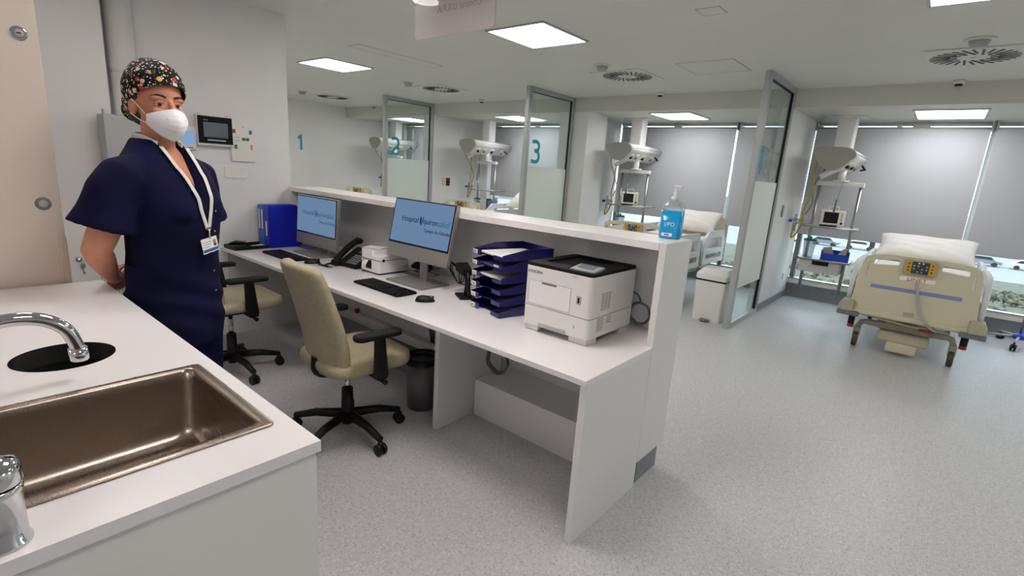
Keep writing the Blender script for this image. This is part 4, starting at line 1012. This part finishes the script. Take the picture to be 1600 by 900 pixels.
b = MB().loft([rg(0, .0005, .012), rg(.0, .0028, .012), rg(.001, .003, .012), rg(.0195, .003, .012), rg(.0205, .002, .02), rg(.022, -.004, .03), rg(.024, -.02, .035), rg(.028, -.15, .04), rg(.036, -.172, .045), rg(.055, -.182, .05)], None, True, False)
k = len(b.v)-len(rg(0, 0, .01)); b.f.append(list(range(k, len(b.v)))); b.fm.append(None); b.sm.append(False)
o = b.build('bowl', 'brushed_steel', t); md = o.modifiers.new('s', 'SOLIDIFY'); md.thickness = .0015; md.offset = 1
MB().lathe([(.045, -.181), (.045, -.1785), (.03, -.1785), (.028, -.181)], None, 28, (-1.2, .05, 0)).build('drain', 'steel', t)
t = thing('waste_chute', 'round black waste opening in the foreground worktop under the spout', 'waste chute', (-1.69, .213, WZ))
MB().lathe([(.1075, .001), (.1065, .0005), (.105, -.2), (0, -.2)], None, 48, caps=False).build('chute_liner', 'pit_black', t)
MB().lathe([(.1055, -.05), (.03, -.075), (0, -.075)], None, 48, caps=False).build('flap', 'pit_black', t)
t = thing('swan_neck_tap', 'chrome swan-neck spout arching over the round black waste opening', 'tap', (-1.5, -.06, WZ))
arc = smoothpath([(0, 0, .0), (0, 0, .06), (0, .02, .10), (-.0, .09, .145), (.0, .155, .166), (.0, .215, .160), (0, .256, .13), (0, .272, .09), (0, .275, .07)], 8)
MB().tube(arc, .0145, None, 20).build('spout', 'chrome', t)
MB().tube([(0, .2745, .078), (0, .276, .05), (0, .276, .047)], [.0185, .0185, .016], None, 24).build('aerator', 'chrome', t)
MB().lathe([(.03, 0), (.03, .012), (.022, .03), (.017, .06)], None, 28).build('base', 'chrome', t)
t = thing('mixer_tap', 'chrome mixer tap body at the bottom left corner beside the sink', 'tap', (-.912, .024, WZ))
MB().lathe([(.031, 0), (.031, .004), (.0275, .008), (.027, .078), (.029, .08), (.0295, .088), (.027, .09)], None, 40).build('body', 'chrome', t)
MB().lathe([(.0275, .092), (.030, .094), (.030, .112), (.026, .124), (.012, .13)], None, 40).build('cartridge_cap', 'chrome', t)
MB().tube([(0, .0, .122), (0, -.05, .135), (0, -.13, .16)], [.014, .011, .009], None, 16).build('lever', 'chrome', t)
MB().tube([(-.01, 0, .04), (-.1, 0, .055), (-.2, 0, .05)], [.017, .014, .013], None, 18).build('spout', 'chrome', t)

# left hand cupboards and wall fittings
t = thing('tall_cabinet', 'tall cream cabinet with two round locks at the far left edge', 'cabinet', (0, 0, 0))
MB().box(-3.2, -2.62, -1.6, .385, 0, CH-.005).build('carcass', 'cream', t, .002)
MB().box(-2.619, -2.601, .365, .3845, .0, 1.135).build('edge_strip', 'cream_edge', t, .003)
for y, z, k in ((.333, 1.862, 0), (.333, 1.262, 1)):
    X = Matrix.Translation((-2.62, y, z)) @ Matrix.Rotation(PI/2, 4, 'Y')
    q = MB().lathe([(.024, 0), (.024, .003), (.020, .004), (.0, .004)], 'chrome' if k == 0 else 'grey_plastic', 28, X=X).lathe([(.014, .0035), (.014, .007), (.011, .009), (0, .009)], 'grey_light', 22, X=X)
    if k == 0: q.box(-.002, .002, -.006, .006, .009, .0095, 'black', X)
    q.build('lock', 'chrome', t)
t = thing('wall_cupboard', 'shallow white cupboard behind the cream cabinet, a key in its lock', 'cupboard', (0, 0, 0))
MB().box(-4.375, -4.25, -1.2, .935, 0, CH-.005).build('carcass', 'laminate_side', t, .002)
X = Matrix.Translation((-4.25, .675, .745)) @ Matrix.Rotation(PI/2, 4, 'Y')
MB().lathe([(.018, 0), (.018, .006), (.012, .008), (.0, .008)], None, 20, X=X).build('lock', 'steel', t)
t = thing('key', 'key hanging from the lock of the white cupboard', 'key', (-4.235, .69, .72))
MB().prism([(.014*math.cos(2*PI*k/14), -.02+.017*math.sin(2*PI*k/14)) for k in range(14)], 'x', -.0015, .0015).box(-.0015, .0015, -.003, .003, -.075, -.035).box(-.0015, .0015, .0, .008, -.07, -.06).build('blade', 'grey_plastic', t)
torus((0, 0, .0), .011, .0015, None, (q := MB()), X=Matrix.Rotation(.2, 4, 'Z') @ Matrix.Rotation(PI/2, 4, 'Z')); q.build('ring', 'steel', t)
t = thing('wire_basket', 'grey wire basket glimpsed between the arm and the worktop', 'basket', (-4.0, .80, .38))
q = MB()
for k in range(9): q.tube([(.06, -.03+k*.018, 0), (.06, -.03+k*.018, .30)], .0022, None, 6)
for k in range(7): q.tube([(.06, -.03, .01+k*.048), (.06, .115, .01+k*.048)], .0022, None, 6)
q.build('front_grid', 'grey_plastic', t)
q = MB()
for sy in (-.03, .115):
    for k in range(5): q.tube([(.06-k*.06, sy, 0), (.06-k*.06, sy, .3)], .0022, None, 6)
    for k in range(4): q.tube([(.06, sy, .01+k*.096), (-.245, sy, .01+k*.096)], .0022, None, 6)
q.tube([(-.245, -.03, .3), (-.245, .115, .3)], .003, None, 6); q.build('side_grid', 'grey_plastic', t)
tag(MB().cyl((-4.295, 1.035, 0), (-4.295, 1.035, CH), .074, None, None, 28).cyl((-4.295, 1.035, 1.95), (-4.295, 1.035, 2.0), .077, None, None, 28).build('wall_pipe', 'laminate_side'), 'white vertical pipe running up the wall behind the nurse', 'pipe')
t = thing('dispenser_box', 'grey metal box on the wall behind the nurse, an eyelet on top', 'wall box', (0, 0, 0))
MB().box(-4.205, -4.04, .845, 1.04, 1.28, 1.675).build('housing', 'grey_light', t, .004)
torus((-4.13, .865, 1.69), .014, .004, None, (q := MB())); q.build('eyelet', 'steel', t)
# electronics on the panel wall; local y along wall
def wp(name, label, cat, y, z): return thing(name, label, cat, (XW, y, z))
t = wp('touch_panel', 'black touch screen on a white wall box right of the nurse', 'control panel', 1.585, 1.645)
MB().box(0, .045, -.125, .125, -.115, .108).build('back_box', 'white_plastic', t, .004)
MB().box(.045, .052, -.118, .122, -.098, .1).build('bezel', 'black_soft', t, .002)
MB().box(.052, .0535, -.082, .088, -.052, .056).build('display', 'screen_grey', t)
MB().box(.052, .0545, -.058, .07, -.078, -.068).build('nameplate', 'grey_light', t)
text('SIEMENS', .009, 'grey_light', 'lettering', t, (.0525, -.08, .068), rot=(PI/2, 0, PI/2))
for sy in (-1, 1): MB().cyl((.01, sy*.1-.0, .115), (.02, sy*.1, .115), .005, None, None, 8).build('screw', 'steel', t)
t = wp('alarm_panel', 'white panel with red, blue, green and yellow marks on the wall', 'control panel', 1.80, 1.565)
MB().box(0, .018, -.095, .09, -.14, .135).build('plate', 'white_plastic', t, .003)
mk = MB().box(.018, .020, -.08, -.058, .075, .105, 'red').box(.018, .020, .045, .067, .075, .105, 'sea_blue').box(.018, .02, -.012, .014, .022, .044, 'green').box(.018, .02, .018, .044, .022, .044, 'green')
mk.box(.018, .02, -.07, -.05, -.045, -.012, 'green').box(.018, .02, .052, .07, -.045, -.008, 'yellow').box(.018, .0195, -.06, -.03, .043, .046, 'ink').box(.018, .0195, -.06, -.03, .018, .021, 'ink')
mk.build('indicator_marks', 'red', t)
MB().lathe([(.004, 0), (.004, .004)], None, 10, X=Matrix.Translation((.018, 0, .125)) @ Matrix.Rotation(PI/2, 4, 'Y')).build('screw', 'steel', t)
t = wp('blank_plate', 'blank white plate low on the wall under the coloured panel', 'wall plate', 1.735, 1.335)
MB().prism(rrect(-.085, .085, -.045, .045, .008), 'x', 0, .009).build('plate', 'white_plastic', t, .002)
t = wp('small_display', 'small white device with pale blue display half hidden by the face mask', 'display', 1.40, 1.575)
MB().prism(rrect(-.06, .06, -.085, .085, .01), 'x', 0, .022).build('housing', 'white_plastic', t, .003)
MB().box(.022, .0235, -.03, .045, -.045, .05).build('display', 'display_small', t)
MB().box(.022, .0235, .0, .035, -.072, -.066).build('caption', 'ink', t)

# ------------------------------------------------------------------ the nurse
NX, NY, NR = -2.395, .680, math.radians(34)
P = thing('person', 'person in navy scrubs with patterned cap, white face mask and lanyard, hands behind back', 'person', (NX, NY, 0), NR)
hc = Vector((.0, 0, 1.665))
Hm = Matrix.Translation(Vector((-.008, .0, 1.655))) @ Matrix.Rotation(math.radians(-22), 4, 'Z') @ Matrix.Rotation(math.radians(3), 4, 'Y') @ Matrix.Scale(1.07, 4) @ Matrix.Translation(-hc)
def sring(z, cx, hx, hy, n=28, e=.85):
    out = []
    for j in range(n):
        a = 2*PI*j/n; c = math.cos(a); s_ = math.sin(a)
        out.append((cx+hx*math.copysign(abs(c)**e, c), hy*math.copysign(abs(s_)**e, s_), z))
    return out
bd = MB()
bd.ell((-.012, 0, 1.705), (.098, .077, .098), X=Hm).ell((.022, 0, 1.64), (.067, .061, .085), X=Hm).ell((.045, 0, 1.578), (.036, .038, .028), X=Hm)
bd.tube([(.084, 0, 1.685), (.103, 0, 1.655), (.113, 0, 1.637)], [.008, .010, .014], X=Hm).ell((.096, .011, 1.636), (.011, .010, .009), X=Hm).ell((.096, -.011, 1.636), (.011, .010, .009), X=Hm)
bd.ell((.082, 0, 1.606), (.016, .026, .016), X=Hm)
for s_ in (-1, 1):
    bd.ell((.068, s_*.030, 1.693), (.016, .026, .010), X=Hm).ell((.06, s_*.036, 1.645), (.026, .022, .022), X=Hm)
    bd.ell((-.005, s_*.078, 1.655), (.018, .009, .030), X=Hm, R=Matrix.Rotation(s_*-.3, 3, 'Z'))
bd.tube([(-.012, 0, 1.40), (-.014, 0, 1.5), (-.014, 0, 1.60)], [.062, .054, .056], None, 20)
bd.loft([sring(z, cx, hx, hy) for z, cx, hx, hy in ((.80, .0, .11, .16), (.88, 0, .125, .175), (.98, .0, .11, .155), (1.08, .005, .10, .14), (1.2, .012, .11, .15), (1.3, .012, .118, .16), (1.38, 0, .10, .165), (1.43, -.012, .08, .145), (1.47, -.018, .064, .105), (1.505, -.022, .05, .065))])
hands = []
for s_ in (-1, 1):
    SH, EL, WR = Vector((-.005, s_*.175, 1.395)), Vector((-.078, s_*.262, 1.12)), Vector((-.20, s_*.085, .975))
    bd.tube([SH+Vector((.0, -s_*.04, .01)), SH, SH.lerp(EL, .4), SH.lerp(EL, .8), EL, EL.lerp(WR, .25), EL.lerp(WR, .6), WR, WR.lerp(Vector((-.22, 0, .95)), .3)], [.05, .058, .055, .05, .046, .046, .037, .026, .026], None, 16)
    bd.tube([(0, s_*.09, .92), (.01, s_*.098, .7), (.015, s_*.1, .5), (-.01, s_*.1, .32), (-.015, s_*.1, .08)], [.085, .08, .056, .052, .034], None, 16)
    bd.ell((.05, s_*.105, .045), (.12, .043, .04))
    # hand behind the back: palm, four fingers, thumb
    ox = -.225-.018*(s_ > 0); pc = Vector((ox, s_*.03, .945))
    bd.ell(pc, (.016, .045, .038))
    for k in range(4):
        b0 = Vector((ox-.002, -s_*.002, .972-k*.017)); ln = (.062, .072, .068, .052)[k]
        bd.tube([b0, b0+Vector((-.006, -s_*ln*.45, -.004)), b0+Vector((.002, -s_*ln*.8, -.010)), b0+Vector((.012, -s_*ln, -.014))], [.0088, .0082, .0075, .006], None, 10)
    bd.tube([pc+Vector((0, s_*.02, .03)), pc+Vector((.002, -s_*.005, .052)), pc+Vector((.004, -s_*.03, .06))], [.011, .0095, .007], None, 10)
body = bd.build('body', 'skin', P)
baked(body, [('REMESH', dict(mode='VOXEL', voxel_size=.0055)), ('SMOOTH', dict(factor=.6, iterations=3))])
body.data.materials.clear(); body.data.materials.append(M['skin'])
for s_ in (-1, 1):
    e = MB().ell((.0675, s_*.030, 1.672), (.0135, .0135, .0125), None, 20, 12, X=Hm).build('eye', 'eye_white', P)
    dirv = Vector((1, .0 + -.22, -.03)).normalized()
    MB().ell(Vector((.0675, s_*.030, 1.672))+dirv*.0108, (.0040, .0072, .0075), 'iris', 14, 8, X=Hm).build('iris', 'iris', e)
    lid = MB().tube([Hm @ Vector((.069, s_*.0145, 1.671)), Hm @ Vector((.0805, s_*.024, 1.6795)), Hm @ Vector((.079, s_*.035, 1.680)), Hm @ Vector((.066, s_*.046, 1.672))], [.003, .0045, .0045, .003], None, 8)
    lid.tube([Hm @ Vector((.069, s_*.0145, 1.671)), Hm @ Vector((.079, s_*.025, 1.6635)), Hm @ Vector((.077, s_*.036, 1.6635)), Hm @ Vector((.066, s_*.046, 1.672))], [.003, .0035, .0035, .003], None, 8)
    lid.build('eyelid', 'skin', P)
    MB().tube([Hm @ Vector((.069, s_*.0155, 1.673)), Hm @ Vector((.0835, s_*.024, 1.679)), Hm @ Vector((.082, s_*.036, 1.6795)), Hm @ Vector((.067, s_*.0475, 1.672))], .0013, None, 6).build('eyelashes', 'hair', P)
    MB().tube([Hm @ Vector((.083, s_*.013, 1.697)), Hm @ Vector((.083, s_*.024, 1.7015)), Hm @ Vector((.078, s_*.037, 1.7035)), Hm @ Vector((.064, s_*.053, 1.698))], [.0035, .0045, .004, .0018], None, 8).build('eyebrow', 'brow', P)
MB().ell((.095, 0, 1.608), (.007, .023, .004), X=Hm).ell((.095, 0, 1.600), (.007, .02, .005), X=Hm).build('lips', 'lip', P)
# hair at the nape
hr = MB().ell((-.05, 0, 1.635), (.055, .07, .05), X=Hm)
for s_ in (-1, 1): hr.ell((-.012, s_*.070, 1.70), (.03, .012, .035), X=Hm)
hr.build('hair', 'hair', P)
# cap
cp = MB().ell((-.016, 0, 1.722), (.112, .090, .102), None, 40, 28, X=Hm).ell((-.098, .0, 1.668), (.060, .062, .062), None, 28, 18, X=Hm).ell((-.155, .0, 1.640), (.03, .04, .035), None, 18, 12, X=Hm)
capo = cp.build('surgical_cap', 'cap_print', P)
baked(capo, [('REMESH', dict(mode='VOXEL', voxel_size=.005)), ('SMOOTH', dict(factor=.5, iterations=5))])
bm = bmesh.new(); bm.from_mesh(capo.data)
n_ = (Hm.to_3x3() @ Vector((.62, 0, -1))).normalized(); co = Hm @ Vector((.09, 0, 1.738))
bmesh.ops.bisect_plane(bm, geom=bm.verts[:]+bm.edges[:]+bm.faces[:], plane_co=co, plane_no=n_, clear_outer=True)
for v_ in bm.verts:
    q = v_.co; nn = v_.normal
    v_.co = q+nn*(.0028*math.sin(58*q.y+22*q.z)*max(0, min(1, (.02-q.x)*12+.3)))
bm.to_mesh(capo.data); bm.free(); capo.data.materials.clear(); capo.data.materials.append(M['cap_print'])
md = capo.modifiers.new('s', 'SOLIDIFY'); md.thickness = .003; md.offset = 1
# mask
vs = []; fs = []; NU, NV = 28, 18
for i in range(NU+1):
    for j in range(NV+1):
        u = -1+2*i/NU; v = j/NV; a = u*1.18
        top = 1.663-.030*abs(u)**1.2; bot = 1.548+.056*abs(u)**1.5
        z = top+(bot-top)*v; bul = math.sin(PI*min(1, v*.92+.08))**.8
        ridge = .010*(1-min(1, abs(u)*2.2))*math.sin(PI*v)
        x = .018+math.cos(a)*(.083+.026*bul-.012*v*v)+ridge; y = math.sin(a)*(.071+.004*bul)
        x += .0015*math.sin(40*v+3*abs(u))*(1-abs(u))
        vs.append((x, y, z))
fs = [(i*(NV+1)+j, (i+1)*(NV+1)+j, (i+1)*(NV+1)+j+1, i*(NV+1)+j+1) for i in range(NU) for j in range(NV)]
mk = MB().add(vs, fs, None, True, Hm).build('face_mask', 'mask', P); md = mk.modifiers.new('s', 'SOLIDIFY'); md.thickness = .002
MB().tube([Hm @ Vector(q) for q in ((.117, -.033, 1.628), (.128, .0, 1.605), (.117, .033, 1.628))], .0011, None, 6).build('fold_seam', 'grey_light', mk)
st = MB()
for s_ in (-1, 1):
    st.tube([Hm @ Vector(q) for q in ((.048, s_*.067, 1.636), (.02, s_*.074, 1.660), (-.005, s_*.086, 1.685))], .0018, None, 6)
    st.tube([Hm @ Vector(q) for q in ((.048, s_*.066, 1.606), (.02, s_*.07, 1.612), (-.012, s_*.084, 1.632))], .0018, None, 6)
st.build('mask_straps', 'mask', mk)
# scrub top
tp = MB()
tp.loft([sring(z, cx, hx, hy, 36) for z, cx, hx, hy in ((.70, .0, .14, .195), (.80, .0, .145, .2), (.90, .0, .143, .192), (1.0, .006, .137, .182), (1.1, .014, .136, .178), (1.2, .022, .141, .184), (1.3, .022, .143, .194), (1.37, .008, .127, .2), (1.42, -.004, .108, .188), (1.46, -.014, .093, .155), (1.495, -.024, .080, .118), (1.53, -.030, .070, .088))])
tp.ell((.115, -.075, 1.265), (.055, .07, .07)).ell((.115, .075, 1.265), (.055, .07, .07))
for s_ in (-1, 1):
    tp.tube([(-.005, s_*.12, 1.41), (-.01, s_*.178, 1.385), (-.026, s_*.215, 1.33), (-.042, s_*.238, 1.265), (-.054, s_*.252, 1.205)], [.066, .080, .084, .090, .106], None, 26)
tpo = tp.build('scrub_top', 'navy_cloth', P)
baked(tpo, [('REMESH', dict(mode='VOXEL', voxel_size=.0075)), ('SMOOTH', dict(factor=.6, iterations=5))])
# folds, kept as real relief
for v_ in tpo.data.vertices:
    q = v_.co; n0 = v_.normal
    f = .0045*math.sin(26*q.y+9*math.sin(7*q.z)+5*q.z)*max(0, min(1, (1.25-q.z)*3)) + .004*math.sin(34*q.z+16*abs(q.y))*max(0, min(1, (abs(q.y)-.12)*12))
    v_.co = q+n0*f
def cutter(mb):
    o = mb.build('cut', 'navy_cloth'); o.parent = P; return o
cuts = [cutter(MB().prism([(-.085, 1.60), (-.066, 1.52), (.0, 1.285), (.066, 1.52), (.085, 1.60)], 'x', -.012, .3)),
        cutter(MB().cyl((-.014, 0, 1.43), (-.012, 0, 1.62), .060, .074, None, 28))]
for s_ in (-1, 1): cuts.append(cutter(MB().tube([(-.037, s_*.228, 1.29), (-.055, s_*.256, 1.2), (-.075, s_*.28, 1.08)], [.068, .096, .13], None, 26)))
bpy.context.view_layer.update()
for c in cuts: 
    md = tpo.modifiers.new('b', 'BOOLEAN'); md.operation = 'DIFFERENCE'; md.object = c; md.solver = 'FAST'
baked(tpo, [])
for c in cuts: bpy.data.objects.remove(c, do_unlink=True)
tpo.data.materials.clear(); tpo.data.materials.append(M['navy_cloth'])
# undershirt seen inside the V, trousers, shoes
MB().loft([sring(z, cx, hx, hy) for z, cx, hx, hy in ((.95, .0, .117, .162), (1.08, .006, .107, .147), (1.2, .013, .117, .157), (1.27, .013, .121, .162), (1.315, .011, .1235, .164))]).build('undershirt', 'navy_cloth', P)
tr = MB().loft([sring(z, 0, hx, hy) for z, hx, hy in ((.72, .125, .185), (.85, .13, .182), (.96, .125, .172))])
for s_ in (-1, 1): tr.tube([(0, s_*.09, .9), (.01, s_*.1, .7), (.012, s_*.102, .48), (-.01, s_*.105, .25), (-.01, s_*.105, .07)], [.1, .098, .084, .078, .076], None, 20)
tro = tr.build('trousers', 'navy_cloth', P); baked(tro, [('REMESH', dict(mode='VOXEL', voxel_size=.01)), ('SMOOTH', dict(factor=.6, iterations=4))]); tro.data.materials.clear(); tro.data.materials.append(M['navy_cloth'])
for s_ in (-1, 1):
    MB().ell((.055, s_*.107, .05), (.135, .052, .05)).box(-.07, .17, s_*.107-.045, s_*.107+.045, 0, .022).build('shoe', 'shoe', P)
# lanyard laid on the chest by ray casting
bpy.context.view_layer.update()
from mathutils.bvhtree import BVHTree
dg = bpy.context.evaluated_depsgraph_get()
trees = [BVHTree.FromObject(tpo, dg), BVHTree.FromObject(body, dg)]
def chest(y, z):
    best = None
    for tr_ in trees:
        h = tr_.ray_cast(Vector((.6, y, z)), Vector((-1, 0, 0)))
        if h[0] is not None and (best is None or h[0].x > best): best = h[0].x
    return best if best is not None else 0
ln = MB()
def strand(path, w_):
    pts = []
    for k in range(len(path)-1):
        for j in range(10):
            f = j/10; pts.append((path[k][0]+(path[k+1][0]-path[k][0])*f, path[k][1]+(path[k+1][1]-path[k][1])*f))
    pts.append(path[-1]); L_ = []; R_ = []; xs = [max(chest(y-w_, z), chest(y+w_, z), chest(y, z))+.005 for y, z in pts]
    xs = [max(xs[max(0, i-1)], xs[i], xs[min(len(xs)-1, i+1)]) for i in range(len(xs))]
    for (y, z), x in zip(pts, xs): L_.append((x, y-w_, z)); R_.append((x, y+w_, z))
    for off in (0,):
        v_ = L_+R_; n = len(L_)
        ln.add(v_, [(i, i+1, n+i+1, n+i) for i in range(n-1)], None, True)
strand([(-.070, 1.505), (-.060, 1.42), (-.03, 1.27), (-.002, 1.19)], .0095)
strand([(.062, 1.505), (.050, 1.40), (.025, 1.26), (.008, 1.19)], .0095)
for z_ in (0, .006, .012): ln.tube([(.035, -.066, 1.508+z_), (-.01, -.080, 1.528+z_), (-.065, -.066, 1.535+z_), (-.095, 0, 1.54+z_), (-.065, .066, 1.535+z_), (-.01, .078, 1.528+z_), (.035, .060, 1.508+z_)], .0035, None, 8)
ly = ln.build('lanyard', 'lanyard', P); md = ly.modifiers.new('s', 'SOLIDIFY'); md.thickness = .0015
bx = chest(0, 1.14)+.012; X = Matrix.Translation((bx, .004, 1.125)) @ Matrix.Rotation(.10, 4, 'X') @ Matrix.Rotation(-.1, 4, 'Y')
cd_ = MB().box(0, .0015, -.046, .046, -.03, .03, 'paper', X).box(.0015, .002, -.044, .044, -.026, -.014, 'sea_blue', X).box(.0015, .002, .02, .036, -.008, .018, 'skin_photo', X).box(.002, .0023, .02, .036, -.008, .002, 'ink', X)
for k in range(3): cd_.box(.0015, .002, -.04, .01-.006*k, .012-k*.009, .0145-k*.009, 'ink_soft', X)
cd_.build('identity_card', 'paper', ly)
MB().tube([(bx+.002, .003, 1.19), (bx+.002, .004, 1.152)], .004, None, 8).box(bx-.002, bx+.004, -.009, .015, 1.185, 1.198).build('clip', 'chrome', ly)
for k in range(5):
    z = 1.26-.085*k
    MB().ell((chest(.055, z)+.001, .055, z), (.002, .0045, .0045), None, 10, 6).build('snap_button', 'steel', P)
hx = chest(.09, 1.02)
